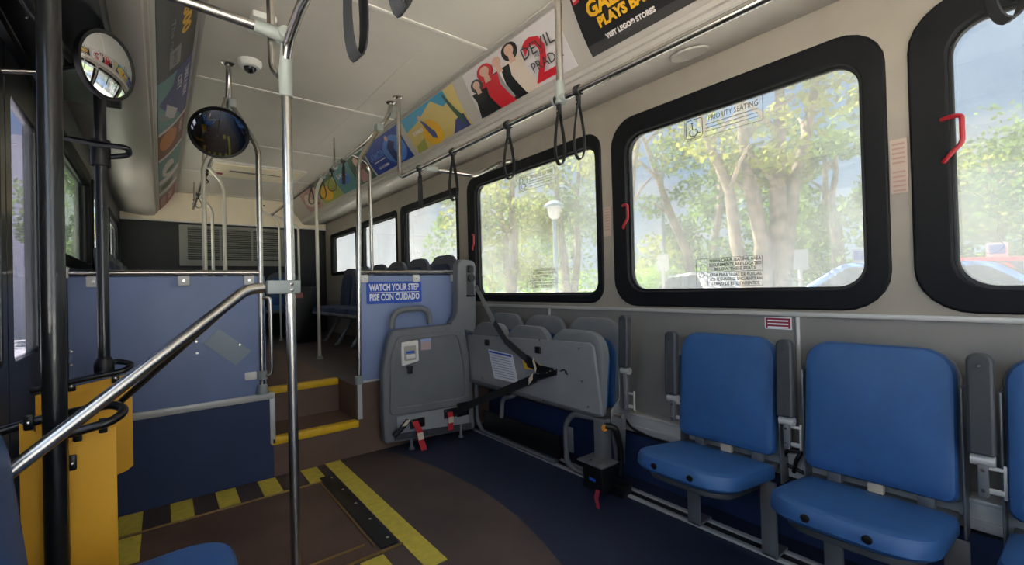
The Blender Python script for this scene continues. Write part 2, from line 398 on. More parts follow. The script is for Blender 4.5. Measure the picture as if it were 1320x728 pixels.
# labels on the right wall
wl = thing('warning_label', 'small dark red label with white lines on the wall under the largest window', 'label', at(1003, 417, 0, XR))
a = at(986, 408, 0, XR); b = at(1021, 425, 0, XR)
MB().box((XR-.003, b.y, b.z), (XR-.0005, a.y, a.z)).build('border', M_signwhite, wl, False)
MB().box((XR-.004, b.y+.004, b.z+.004), (XR-.002, a.y-.004, a.z-.004)).build('backing', M_redlabel, wl, False)
for k, t in enumerate(('THIS SEAT MAY MOVE', 'KEEP FEET CLEAR', 'CUIDADO CON LOS PIES')):
    MB().box((XR-.0046, b.y+.012, a.z-.018-.014*k), (XR-.003, a.y-.012, a.z-.012-.014*k)).build('text_line', M_signwhite, wl, False)
pl = thing('notice_sticker', 'faded pale sticker with red lines on the pillar between the two nearest windows', 'sticker', (XR-.007, .375, 1.55))
a = at(1146, 182, 0, XR-.007); b = at(1180, 246, 0, XR-.007)
M_faded = mat('faded_sticker', (184, 164, 150), .6)
M_fadedred = mat('faded_red_print', (168, 134, 124), .6)
MB().box((XR-.009, .352, b.z), (XR-.006, .399, a.z)).build('backing', M_faded, pl, False)
for k in range(11):
    if k != 5: MB().box((XR-.0098, .358, a.z-.02-.0165*k), (XR-.0085, .393, a.z-.014-.0165*k)).build('text_line', M_fadedred, pl, False)
pl = thing('notice_sticker', 'small faded sticker on the narrow pillar left of the largest window', 'sticker', (XR-.007, 1.69, 1.5))
MB().box((XR-.009, 1.665, 1.36), (XR-.006, 1.715, 1.53)).build('backing', M_faded, pl, False)
for k in range(8): MB().box((XR-.0098, 1.672, 1.515-.017*k), (XR-.0085, 1.708, 1.521-.017*k)).build('text_line', M_fadedred, pl, False)

# ------------------------------------------------------------------ left wall, door, other windows
DY0, DY1, DZ = 1.65, 2.80, 1.99
WL = [(3.05, 4.30, 1.25, 1.95, .06), (4.42, 5.62, 1.25, 1.95, .06), (5.74, 6.95, 1.25, 1.95, .06),
      (.1, 1.40, .90, 1.95, .12), (-1.35, 0.03, .90, 2.05, .12), (-1.95, -1.42, .90, 2.05, .12)]
M_lwall = mat('dark_side_wall', (92, 92, 92), .5)
wall_plate('wall_left', XL-.06, .06, WL, M_lwall, [[(DY0, -.0), (DY1, -.0), (DY1, DZ), (DY0, DZ)], [(-3.08, 0), (-2.05, 0), (-2.05, 2.1), (-3.08, 2.1)]])
M_pane_l = pane_mat('dark_tinted_pane', (.24, .27, .24), .03)
for i, (a, b, c, d, r) in enumerate(WL): window(9+i, XL, -1, a, b, c, d, r, (M_pane_l, M_pane_lr, M_pane_lr)[i] if i < 3 else M_clear, .05)
dr = sroot('door_1', (XL, (DY0+DY1)/2, 0))
MB().plate([(DY0, 0), (DY1, 0), (DY1, DZ), (DY0, DZ)], [[(DY0+.03, .02), (DY1-.03, .02), (DY1-.03, DZ-.03), (DY0+.03, DZ-.03)]], .07, (XL-.065, 0, 0), Y, Z).build('door_frame', M_black, dr, False)
for (a, b) in ((DY0+.035, (DY0+DY1)/2-.004), ((DY0+DY1)/2+.004, DY1-.035)):
    lf = MB().plate([(a, .025), (b, .025), (b, DZ-.035), (a, DZ-.035)], [rrect(a+.075, .86, b-.06, 1.80, .03)], .035, (XL-.05, 0, 0), Y, Z, .004).build('door_leaf', M_blackpaint, dr)
    MB().plate(rrect(a+.07, .85, b-.055, 1.81, .03), [], .006, (XL-.035, 0, 0), Y, Z).build('door_glass', M_door, lf, False)
# unseen front end of the bus, windscreen enlarged and brought nearer for more daylight
struct(MB().plate([(XL-.06, -.05), (XR+.06, -.05), (XR+.06, H+.05), (XL-.06, H+.05)], [rrect(XL+.10, .45, XR-.10, 2.36, .1)], .05, (0, YF, 0), X, Z).build('wall_front', M_lwall, sm=False))
w = sroot('window_15', (.84, YF, .75)); MB().plate(rrect(XL+.09, .44, XR-.09, 2.37, .1), [], .006, (0, YF-.02, 0), X, Z).build('pane', M_clear, w, False)

# rear wall
rw = sroot('wall_rear', (.84, YR, 0))
MB().box((XL-.06, YR, -.05), (XR+.06, YR+.05, H+.05)).build('backing', M_dark, rw, False)
MB().box((XL, YR-.02, 2.065), (XR, YR, H)).build('cream_panel', M_cream, rw, False)
MB().box((XL, YR-.035, 2.05), (XR, YR, 2.068)).build('ledge', M_rib, rw, False)
for px in (250, 340): 
    p = at(px, 258, 1, YR-.02); MB().cyl((p.x, YR-.024, 2.36), (p.x, YR-.018, 2.36), .012).build('screw', M_black, rw)
gr = thing('air_grille', 'wide grey louvred air grille on the dark rear wall under the cream panel', 'grille', (.84, YR-.01, 1.45))
GX0, GX1, GZ0, GZ1 = .20, 1.50, 1.47, 2.02
inner = []
for k in range(3):
    a = GX0+.09+k*.385; inner.append(rrect(a, GZ0+.08, a+.36, GZ1-.03, .01))
MB().plate(rrect(GX0, GZ0, GX1, GZ1, .01), inner, .02, (0, YR, 0), X, Z).build('grille_frame', M_grille, gr, False)
for k in range(3):
    a = GX0+.09+k*.385; m = MB()
    for j in range(14):
        z = GZ0+.10+j*.031; m.add([(a, YR-.018, z), (a+.36, YR-.018, z), (a+.36, YR-.004, z+.016), (a, YR-.004, z+.016), (a, YR-.016, z-.004), (a+.36, YR-.016, z-.004)], [(0, 1, 2, 3), (4, 5, 1, 0)])
    m.build('louvre_bank', M_grille, gr, False)

# ------------------------------------------------------------------ ceiling and coves
struct(MB().box((XL-.06, YF, H), (XR+.06, YR+.05, H+.06)).build('ceiling', M_ceil, sm=False))
def catmull(P, n=4):
    o = []
    for i in range(len(P)-1):
        p0, p1, p2, p3 = P[max(i-1, 0)], P[i], P[i+1], P[min(i+2, len(P)-1)]
        for k in range(n):
            t = k/n; o.append(tuple(.5*(2*p1[j]+(p2[j]-p0[j])*t+(2*p0[j]-5*p1[j]+4*p2[j]-p3[j])*t*t+(3*p1[j]-p0[j]-3*p2[j]+p3[j])*t**3) for j in (0, 1)))
    return o+[P[-1]]
ADP = catmull([(1.522, 2.432), (1.553, 2.372), (1.595, 2.302), (1.640, 2.240), (1.685, 2.190)])      # the advert curve
LOW = [(1.690, 2.176), (1.700, 2.170), (1.704, 2.150), (1.716, 2.146), (1.722, 2.128), (1.745, 2.116), (1.80, 2.110), (1.88, 2.115), (2.00, 2.138), (2.07, 2.150)]
prof = [(1.505, 2.445), (1.508, 2.436)]+ADP+LOW
def cove(name, mirror, y0, y1):
    P = [((1.68-x if mirror else x), z) for x, z in prof]; n = len(P); V = [(x, y0, z) for x, z in P]+[(x, y1, z) for x, z in P]
    corner = (XR if not mirror else XL, H)
    V += [(corner[0], y0, corner[1]), (corner[0], y1, corner[1])]
    F = [(i, i+1, n+i+1, n+i) for i in range(n-1)]+[tuple(range(n))+(2*n,), tuple(range(n, 2*n))+(2*n+1,)]
    return struct(MB().add(V, F).build(name, M_cove))
cove('trim_8', False, YF, YR-.02); cove('trim_9', True, YF, YR-.02)
# shadow moulding along the ceiling edge of both coves
for k, xx in enumerate((1.500, .180)):
    struct(MB().box((xx-.012, YF, H-.010), (xx+.012, YR-.02, H), .003).build('trim_%d' % (10+k), M_cove))
ys_rib = [4.655-1.297*k for k in (-2, -1, 0, 1, 2, 3, 4)]
for k, yy in enumerate(ys_rib):
    struct(MB().box((.192, yy-.011, H-.007), (1.488, yy+.011, H), .003).build('trim_%d' % (12+k), M_rib))
for k, xx in enumerate((at(420, 180, 2, H).x,)):
    struct(MB().box((xx-.012, 2.3, H-.002), (xx+.012, YR-.02, H)).build('trim_%d' % (20+k), M_ceil, sm=False))
sp = thing('speaker_cover', 'round flush speaker cover in the right cove above the largest window', 'speaker', (1.9, .95, 2.11))
c = at(888, 69, 2, 2.118)
MB().lathe([(.085, 0), (.085, -.004), (.078, -.007), (.07, -.004), (0, -.003)], (c.x, c.y, 2.118), (-.2, 0, 1), 32).build('rim', M_cove, sp)
# roof hatch
hc = thing('roof_hatch', 'cream roof escape hatch with printed notice near the back of the ceiling', 'hatch', (.84, 5.7, H))
MB().box((.44, 5.40, H-.035), (1.27, 5.98, H-.0), .012).build('hatch_lid', M_cream, hc)
MB().plate(rrect(.39, 5.36, 1.32, 6.02, .03), [rrect(.43, 5.40, 1.28, 5.98, .03)], .018, (0, 0, H-.018), X, Y).build('hatch_frame', M_rib, hc)
for k in range(2): MB().box((.60, 5.62+k*.04, H-.0365), (1.1-.2*k, 5.645+k*.04, H-.0345)).build('notice_text', M_greyd, hc, False)
for xx in (.52, 1.19): MB().box((xx-.03, 5.78, H-.05), (xx+.03, 5.82, H-.034), .004).build('handle', M_redlabel, hc)
# camera dome + sensor
def dome(px, py, label, y=None):
    p = at(px, py, 2, H); t = thing('dome_camera', label, 'camera', (p.x, p.y, H))
    MB().lathe([(.062, 0), (.063, -.018), (.052, -.036), (.040, -.040)], (p.x, p.y, H), Z, 28).build('housing', M_white, t)
    MB().lathe([(.034, -.036), (.031, -.052), (.020, -.065), (.004, -.070)], (p.x, p.y, H), Z, 24).build('lens_dome', mat('smoked_dome', (30, 30, 34), .08), t)
    return t
dome(322, 79, 'small cream dome camera on the ceiling right of the dark mirror pole')
t = thing('ceiling_sensor', 'white box with dark lens on the ceiling behind the overhead bar junction', 'camera', at(337, 30, 2, H))
p = at(337, 28, 2, H); MB().box((p.x-.055, p.y-.10, H-.035), (p.x+.055, p.y+.08, H), .012).build('housing', M_white, t)
MB().lathe([(.026, 0), (.026, -.02), (.02, -.025)], (p.x-.012, p.y-.03, H-.03), Z, 20).build('lens', M_black, t)

# ------------------------------------------------------------------ adverts on the coves
class Ad:
    """a curved card in the cove; (u, v) in 0..1: u along reading direction, v up"""
    def __init__(s, ya, yb, left, label, base, cat='poster', v0=.03, v1=.97):
        s.ya, s.yb, s.left, s.v0, s.v1 = ya, yb, left, v0, v1; s.k = 0
        c = s.pt(.5, .5, 0); s.t = thing('advert_card', label, cat, c, 'advert cards along the left cove' if left else 'advert cards along the right cove')
        s.L = abs(yb-ya); s.Hh = .30
        s.poly([(0, 0), (1, 0), (1, 1), (0, 1)], base, 'card')
    def pt(s, u, v, off):
        P = ADP; q = (1-(s.v0+(s.v1-s.v0)*v))*(len(P)-1); i = min(max(int(q), 0), len(P)-2); f = q-i
        x = P[i][0]*(1-f)+P[i+1][0]*f; z = P[i][1]*(1-f)+P[i+1][1]*f
        dx, dz = P[i+1][0]-P[i][0], P[i+1][1]-P[i][1]; l = sqrt(dx*dx+dz*dz); nx, nz = dz/l, -dx/l   # towards the room
        x += nx*off; z += nz*off
        if s.left: x = 1.68-x
        return Vector((x, s.ya+(s.yb-s.ya)*u, z))
    def _fin(s, bm, name, m):
        for k in range(1, 14):
            bmesh.ops.bisect_plane(bm, geom=bm.verts[:]+bm.edges[:]+bm.faces[:], plane_co=(0, k/14, 0), plane_no=(0, 1, 0))
        s.k += 1; off = .0015+.0006*s.k
        for v in bm.verts: v.co = s.pt(v.co.x, v.co.y, off)
        if s.k == 1:
            r = bmesh.ops.extrude_face_region(bm, geom=bm.faces[:])
            for e in r['geom']:
                if isinstance(e, bmesh.types.BMVert): e.co += Vector((.002 if not s.left else -.002, 0, .001))
        me = bpy.data.meshes.new(name); bm.to_mesh(me); bm.free(); return link(name, me, m, s.t, False)
    def poly(s, P, m, name='colour_field'):
        bm = bmesh.new(); bm.faces.new([bm.verts.new((a, b, 0)) for a, b in P]); bmesh.ops.triangulate(bm, faces=bm.faces[:])
        return s._fin(bm, name, m)
    def ell(s, u, v, ru, rv, m, name='figure', rot=0):
        return s.poly([(u+ru*cos(t)*cos(rot)-rv*sin(t)*sin(rot)*s.Hh/s.L, v+ru*s.L/s.Hh*cos(t)*sin(rot)+rv*sin(t)*cos(rot)) for t in [2*pi*k/20 for k in range(20)]], m, name)
    def text(s, body, u, v, hgt, m, bold=0, width=None, slant=0):
        me = text2d(body, hgt*s.Hh, bold=bold); bm = bmesh.new(); bm.from_mesh(me); bpy.data.meshes.remove(me)
        xs = [q.co.x for q in bm.verts]; w = max(xs)-min(xs); k = (width*s.L/w) if width else 1
        for q in bm.verts: q.co = Vector((u+q.co.x*k/s.L+slant*q.co.y, v+q.co.y/s.Hh, 0))
        return s._fin(bm, 'lettering', m)
def A(name, rgb): return mat('print_'+name, rgb, .45)
P_blk, P_yel, P_wht, P_red = A('black', (22, 22, 24)), A('yellow', (222, 168, 30)), A('white', (222, 214, 210)), A('red', (196, 32, 46))
P_pale, P_skin, P_dred, P_gry = A('pale', (208, 200, 200)), A('skin', (206, 164, 144)), A('hair_red', (150, 26, 30)), A('grey', (140, 138, 138))
P_blu, P_dblu, P_cyan, P_teal = A('blue', (36, 62, 150)), A('deep_blue', (28, 36, 96)), A('cyan', (56, 150, 190)), A('teal', (96, 140, 140))
P_sand, P_ylg, P_pink, P_brn = A('sand', (204, 180, 110)), A('olive', (150, 152, 70)), A('pink', (176, 130, 124)), A('brown', (120, 66, 40))
P_org, P_mag, P_sky, P_violet = A('orange', (196, 120, 50)), A('magenta', (150, 60, 84)), A('sky', (84, 128, 200)), A('violet', (66, 70, 120))
P_dgrn, P_cream, P_dgry = A('dark_green', (60, 90, 70)), A('cream', (214, 196, 180)), A('charcoal', (60, 58, 58))
def yb_(px, py): return at(px, py, 2, 2.19).y           # along the lower edge of the right adverts
def lerp(a, b, t): return a+(b-a)*t
# nearest: black card, yellow headline
ad = Ad(yb_(763, 74), .62, False, 'black advert card with yellow GALAXY headline, nearest on the right cove', P_blk)
ad.poly([(.0, 0), (1, 0), (1, .12), (.0, .2)], P_dgry)
for k in range(4): ad.ell(.80, .45, .20-.03*k, .36-.07*k, (P_violet, P_teal, P_sky, P_dblu)[k], 'planet')
ad.poly([(.015, .84), (.06, .84), (.06, .98), (.015, .98)], P_red, 'logo'); ad.text('LEGO', .018, .885, .075, P_wht, .001, .038)
ad.text('STAR', .075, .915, .07, P_wht, .001, .09); ad.text('WARS', .075, .85, .07, P_wht, .001, .09)
ad.text('THE', .205, .82, .13, P_yel, .002, .08); ad.text('GALAXY', .085, .56, .30, P_yel, .004, .42); ad.text('PLAYS BACK', .13, .37, .20, P_yel, .003, .40)
ad.text('VISIT LEGO® STORES', .145, .17, .10, P_wht, .0015, .32)
# devil / prada
ad = Ad(yb_(622, 152), yb_(742, 84), False, 'white advert card with a big red 2 and four dressed-up figures', P_pale)
def person(u, hgt, w, dress, hair, skin=P_skin, long=True, bald=False):
    ad.poly([(u-w*.75, 0), (u+w*.75, 0), (u+w*.45, hgt*.5), (u+w*.55, hgt*.72), (u-w*.55, hgt*.72), (u-w*.45, hgt*.5)], dress, 'figure')
    if not bald: ad.ell(u, hgt*.86, w*.42, hgt*(.17 if long else .13), hair, 'figure')
    ad.poly([(u-w*.16, hgt*.66), (u+w*.16, hgt*.66), (u+w*.12, hgt*.82), (u-w*.12, hgt*.82)], skin, 'figure')
    ad.ell(u, hgt*.88, w*.24, hgt*.10, skin, 'figure')
person(.545, .98, .19, P_cream, P_blk); person(.40, .92, .19, P_blk, P_dgry, long=False, bald=True)
ad.poly([(.345, .62), (.38, .64), (.43, .1), (.37, .05)], P_gry, 'figure'); ad.poly([(.385, .62), (.415, .62), (.40, .35)], P_wht, 'figure')
person(.255, .90, .22, P_red, P_red); person(.12, .74, .17, P_blk, P_dgry)
ad.text('2', .655, .10, 1.05, P_red, .004, .21)
ad.text('DEVIL', .64, .56, .27, P_dgry, 0, .29); ad.text('PRADA', .68, .29, .24, P_dgry, 0, .27); ad.text('WEARS', .74, .50, .07, P_dgry, 0, .10)
# yellow/cyan film card
ad = Ad(yb_(537, 197), yb_(609, 160), False, 'advert card with cyan sky and yellow landscape, right of the ceiling drop pole', P_sand)
ad.poly([(0, .62), (.3, .72), (.6, .95), (.8, 1), (0, 1)], P_cyan); ad.poly([(.6, .96), (.76, .68), (.86, .72), (.84, 1), (.6, 1)], P_cyan)
ad.ell(.42, .30, .16, .34, P_yel, 'figure'); ad.poly([(.32, .72), (.38, .62), (.47, .30), (.45, .12), (.39, .2)], P_violet, 'figure'); ad.ell(.33, .76, .03, .06, P_skin, 'figure')
ad.poly([(.70, .0), (.98, .0), (.98, .34), (.84, .30)], P_violet); ad.poly([(.80, .92), (.83, .88), (.96, .3), (.93, .05), (.86, .5)], P_dgrn, 'figure')
ad.text('SUMMER', .10, .46, .13, P_wht, .001, .22); ad.poly([(.0, 0), (.2, 0), (.26, .3), (.05, .2)], P_ylg)
# blue card
ad = Ad(yb_(484, 226), yb_(533, 201), False, 'deep blue advert card with white lettering, left of the ceiling drop pole', P_blu)
ad.ell(.72, .45, .26, .40, P_sky); ad.poly([(.60, .1), (.74, .1), (.72, .5), (.80, .62), (.70, .75), (.58, .6)], P_dblu, 'figure'); ad.ell(.66, .82, .035, .08, P_skin, 'figure')
ad.text('AMON', .08, .46, .28, P_sky, .002, .42); ad.poly([(.12, .38), (.44, .38), (.44, .41), (.12, .41)], P_wht, 'rule'); ad.text('ONLY IN CINEMAS', .14, .16, .10, P_wht, .001, .3)
# rear group
ad = Ad(yb_(462, 238), yb_(482, 227), False, 'dark advert card with a pale standing figure, behind the blue card', P_dgrn)
ad.poly([(.2, .05), (.75, .05), (.6, .6), (.3, .6)], P_pink, 'figure'); ad.ell(.45, .76, .14, .16, P_skin, 'figure'); ad.poly([(.1, .4), (.9, .5), (.95, .62), (.1, .5)], P_brn)
ad = Ad(yb_(437, 250), yb_(461, 238), False, 'plain teal advert card among those at the back of the right cove', P_teal)
ad.ell(.5, .5, .3, .2, P_sky); ad.text('SAVE', .2, .6, .2, P_wht, .001, .5)
ad = Ad(yb_(410, 263), yb_(436, 250.5), False, 'olive yellow advert card, second from the rear end of the right cove', P_ylg)
ad.ell(.4, .4, .3, .3, P_yel); ad.poly([(0, .7), (1, .8), (1, 1), (0, 1)], P_dgrn)
ad = Ad(yb_(390, 273.5), yb_(408, 264), False, 'dull pink advert card at the very rear of the right cove', P_pink)
ad.ell(.4, .5, .25, .3, P_cream); ad.poly([(.5, .1), (.9, .2), (.8, .6)], P_dgry)
# left cove
def yl_(px, py): return at(px, py, 2, 2.432).y
ya = [1.3, yl_(248.5, 63), yl_(239.5, 136), yl_(233, 178), yl_(229, 213), yl_(227, 232), yl_(225, 249.5)]
ad = Ad(ya[0], ya[1], True, 'black advert card with yellow 600, nearest on the left cove', P_dgry)
ad.text('600', .62, .56, .30, P_yel, .004, .16); ad.text('miles', .64, .90, .12, P_gry, 0, .12); ad.text('The run', .64, .30, .12, P_gry, 0, .2)
ad.poly([(.82, .28), (.95, .28), (.95, .55), (.82, .55)], P_gry); ad.poly([(.42, .45), (.54, .75), (.5, .4)], P_yel); ad.ell(.5, .35, .02, .05, P_yel); ad.text('ENTRY', .84, .36, .12, P_dgry, .001, .09)
ad = Ad(ya[1]+.004, ya[2], True, 'blue advert card with a breaking wave picture on the left cove', P_violet)
ad.poly([(0, 0), (.4, 0), (.2, .4), (0, .5)], P_teal); ad.poly([(.35, .0), (1, .0), (1, .75), (.75, .55), (.55, .2)], P_teal); ad.poly([(.45, .25), (.75, .6), (.9, .5), (.7, .2)], P_pale, 'wave'); ad.poly([(.55, .1), (.85, .4), (.8, .2), (.6, .0)], P_gry, 'wave')
ad.text('TAKE A RIDE', .10, .74, .17, P_pale, .002, .5); ad.text('CITY', .12, .52, .17, P_pale, .002, .24)
ad = Ad(ya[2]+.004, ya[3], True, 'rusty brown advert card next behind the blue one on the left cove', P_brn)
ad.ell(.4, .35, .3, .3, P_org); ad.text('GREAT', .15, .75, .16, P_pale, .001, .4); ad.poly([(0, 0), (.08, 0), (.08, 1), (0, 1)], P_pale); ad.poly([(.9, 0), (1, 0), (1, 1), (.9, 1)], P_pale)
ad = Ad(ya[3]+.004, ya[4], True, 'pale teal advert card in the middle of the left cove', P_teal)
ad.ell(.5, .4, .3, .25, P_pale); ad.poly([(.8, 0), (1, 0), (1, 1), (.8, 1)], P_pale); ad.ell(.6, .5, .1, .2, P_dgrn)
ad = Ad(ya[4]+.004, ya[5], True, 'grey advert card, second from the rear on the left cove', P_gry)
ad.poly([(.6, 0), (.8, 0), (.8, 1), (.6, 1)], P_pale); ad.ell(.3, .4, .2, .3, P_dgry)
ad = Ad(ya[5]+.004, ya[6]-.05, True, 'raspberry red advert card at the rear end of the left cove', P_mag)
ad.poly([(.1, .1), (.9, .1), (.9, .35), (.1, .35)], P_pink); ad.text('RIDE', .2, .5, .3, P_pale, .001, .5)

# ------------------------------------------------------------------ partition on the left of the steps
TB = .0145
def tabs(m_parent, xs, z):
    for x in xs:
        t = MB().box((x-.026, YP-.016, z-.04), (x+.026, YP-.002, z+.012), .006).build('mounting_tab', M_white, m_parent)
        MB().cyl((x, YP-.021, z-.014), (x, YP-.012, z-.014), .007).build('screw', M_steel, t)
pt = thing('partition', 'wide blue partition panel left of the yellow-edged steps, with steel top rail', 'partition', (.05, YP, 0))
up = MB().box((-.345, YP, .495), (.475, YP+.022, 1.178), .004).build('upper_panel', M_panel, pt)
MB().box((XL+.002, YP, .0), (.505, YP+.011, .462)).build('lower_panel', M_navy, pt, False)
MB().box((XL+.002, YP-.008, .458), (.515, YP+.02, .495), .003).build('edge_trim', M_trim, pt)
MB().box((.488, YP-.008, .195), (.516, YP+.01, .46), .002).build('edge_trim', M_trim, pt)
MB().tube([(-.345, YP, 1.197), (.45, YP, 1.197)], TB).build('top_rail', M_steel, pt)
MB().box((-.365, YP-.024, 1.172), (-.338, YP+.024, 1.225), .005).build('end_bracket', M_white, pt)
MB().tube([(-.338, YP, 1.197), (-.262, YP, 1.197)], TB+.004).build('sleeve', M_steel, pt)
tabs(pt, (-.255, .095, .395), 1.168)
MB().box((.365, YP-.012, .585), (.425, YP, .63), .006).build('mounting_tab', M_white, pt)
for px, py in ((92, 453), (92, 470), (253, 440), (254, 455)):
    p = at(px, py, 1, YP); MB().cyl((p.x, YP-.005, p.z), (p.x, YP+.002, p.z), .006).build('screw', M_steel, pt)
q = [at(px, py, 1, YP-.006) for px, py in ((262, 442), (282, 424), (324, 452), (304, 471))]
n = MB().add([v+Y*0 for v in q]+[v+Y*.005 for v in q], [(0, 1, 2, 3), (7, 6, 5, 4), (0, 1, 5, 4), (1, 2, 6, 5), (2, 3, 7, 6), (3, 0, 4, 7)]).build('blank_plate', mat('bluegrey_plate', (142, 156, 166), .4), pt, False)
n['label'] = 'tilted blue grey blank plate screwed on the panel'
p = at(309, 444, 1, YP-.006); MB().cyl((p.x, YP-.014, p.z), (p.x, YP-.004, p.z), .006).build('screw', M_steel, pt)
# stanchion at its aisle end
s1 = thing('stanchion', 'steel stanchion at the aisle end of the left partition, bent to the ceiling rail', 'pole', (.457, YP, .5))
MB().tube([(.452, YP-.002, .53), (.457, YP, 1.92), (.345, 3.06, 2.19)], .0155, .06).build('pole', M_steel, s1)
MB().lathe([(.034, 0), (.034, .012), (.026, .05), (.022, .055)], (.452, YP-.002, .496), Z).build('base_socket', M_clamp, s1)
MB().tube([(.455, YP-.004, 1.05), (.496, YP-.02, 1.055), (.50, YP-.02, 1.0), (.50, YP-.02, .64), (.495, YP-.02, .598), (.455, YP-.004, .60)], .011, .03).build('assist_loop', M_steel, s1)
MB().lathe([(.024, 0), (.024, .05)], (.455, YP-.002, .58), Z, 18).build('loop_collar', M_clamp, s1)
MB().box((.325, 3.03, 2.175), (.365, 3.09, 2.225), .01).build('clamp', M_clamp, s1)

# rails hung under the ceiling of the rear section
def ceiling_rail(label, pts, flanges, hang):
    t = thing('grab_rail', label, 'rail', pts[0]); MB().tube(pts, .0155, .07).build('rail', M_steel, t)
    for f in flanges: MB().lathe([(.036, 0), (.036, -.006), (.02, -.016)], (f[0], f[1], H), Z, 20).build('flange', M_steel, t)
    for h in hang:
        MB().cyl((h[0], h[1], h[2]), (h[0], h[1], H), .009).build('hanger', M_steel, t)
        MB().lathe([(.022, -.022), (.022, .022)], (h[0], h[1], h[2]), Y, 16).build('hanger_clamp', M_clamp, t)
    return t
LRX, RRX, RZ = .335, 1.225, 2.20
ceiling_rail('long steel rail under the ceiling left of the aisle, from the dark mirror backwards', [(.332, 3.075, H), (.334, 3.08, 2.36), (LRX, 3.05, RZ), (LRX, 6.9, RZ-.03)][:1]+[(.334, 3.08, 2.34), (LRX, 3.16, RZ), (LRX, 6.9, RZ-.03)], [(.332, 3.075)], [(LRX, 5.1, RZ-.01), (LRX, 6.6, RZ-.02)])
ceiling_rail('long steel rail under the ceiling right of the aisle, carrying the rear hand straps', [(1.337, 3.06, H), (1.31, 3.04, 2.34), (1.235, 3.02, 2.235), (RRX, 3.25, 2.19), (RRX, 7.0, 2.16)], [(1.337, 3.06)], [(RRX, 4.05, 2.18), (RRX, 6.0, 2.17)])

# ------------------------------------------------------------------ partition on the right
p2 = thing('partition', 'narrower blue partition behind the wheelchair backrest, bearing the watch-your-step sign', 'partition', (1.4, YP, 0))
MB().box((1.03, YP, .478), (1.93, YP+.022, 1.178), .004).build('upper_panel', M_panel, p2)
MB().tube([(1.02, YP, 1.20), (1.93, YP, 1.20)], TB).build('top_rail', M_steel, p2)
MB().box((1.03, YP-.004, .468), (1.93, YP+.026, .482)).build('bottom_trim', M_trim, p2, False)
tabs(p2, (1.062, 1.435, 1.745), 1.17)
sg = MB().plate(rrect(1.075, .985, 1.478, 1.135, .012), [], .003, (0, YP, 0), X, Z).build('sign', M_signblue, p2, False)
lettering('sign_text', 'WATCH YOUR STEP', .062, (1.094, YP-.0034, 1.075), X, Z, M_signwhite, sg, bold=.0022, width=.365)
lettering('sign_text', 'PISE CON CUIDADO', .062, (1.094, YP-.0034, 1.008), X, Z, M_signwhite, sg, bold=.0022, width=.365)
MB().box((1.094, YP-.0045, 1.058), (1.459, YP-.003, 1.063)).build('sign_rule', M_signwhite, sg, False)
s2 = thing('stanchion', 'steel stanchion beside the watch-your-step partition, bent up to the ceiling rail', 'pole', (1.02, YP-.004, .49))
MB().tube([(1.012, YP-.004, .50), (1.042, YP-.004, 1.94), (1.225, 3.04, 2.215)], .0155, .06).build('pole', M_steel, s2)
MB().lathe([(.026, 0), (.026, .05), (.02, .055)], (1.012, YP-.004, .465), Z, 18).build('base_socket', M_clamp, s2)
MB().box((1.205, 3.0, 2.20), (1.255, 3.07, 2.255), .01).build('clamp', M_clamp, s2)

M_satin = mat('satin_cream_steel', (212, 204, 190), .4, .55)
# stanchions further back
def rear_pole(label, base, top, r=.0155, z0=ZR):
    t = thing('stanchion', label, 'pole', (base[0], base[1], z0))
    pts = [(base[0], base[1], z0), (base[0], base[1], top[2]-.14), top]
    MB().tube(pts, r, .07).build('pole', M_satin, t)
    MB().lathe([(.03, 0), (.03, .012), (.02, .03)], (base[0], base[1], z0), Z, 18).build('base_socket', M_clamp, t)
    MB().lathe([(.022, -.025), (.022, .025)], top, Y, 16).build('clamp', M_clamp, t); return t
def pole_at(px, py, yy): p = at(px, py, 1, yy); return (p.x, yy)
rear_pole('stout straight steel pole left of the aisle just behind the left partition', pole_at(264, 320, 4.0), (LRX, 4.02, RZ-.015))
rear_pole('steel pole bent towards the left rail, rightmost of the three behind the left partition', pole_at(290, 320, 4.6), (LRX, 4.62, RZ-.015))
rear_pole('slender steel pole, middle of the three behind the left partition', pole_at(274.5, 320, 6.0), (LRX, 6.02, RZ-.02))
rear_pole('steel pole right of the aisle halfway to the rear, beside the dark blue seats', pole_at(409, 320, 4.4), (RRX, 4.42, 2.17))
rear_pole('thin steel pole in front of the air grille near the rear seats', pole_at(360, 310, 6.5), (RRX-.2, 6.52, 2.16), .013)
rear_pole('rearmost steel pole by the end of the right adverts', pole_at(385, 320, 6.85), (RRX, 6.87, 2.16))
t = thing('stanchion', 'steel pole bent to the right rail, seen above the watch-your-step partition', 'pole', (1.42, 3.7, ZR))
p = at(478.5, 300, 1, 3.7); MB().tube([(p.x, 3.7, ZR), (p.x, 3.7, 2.15), (RRX+.02, 3.66, 2.20)], .0155, .08).build('pole', M_steel, t)
MB().lathe([(.03, 0), (.03, .012), (.02, .03)], (p.x, 3.7, ZR), Z, 18).build('base_socket', M_clamp, t)

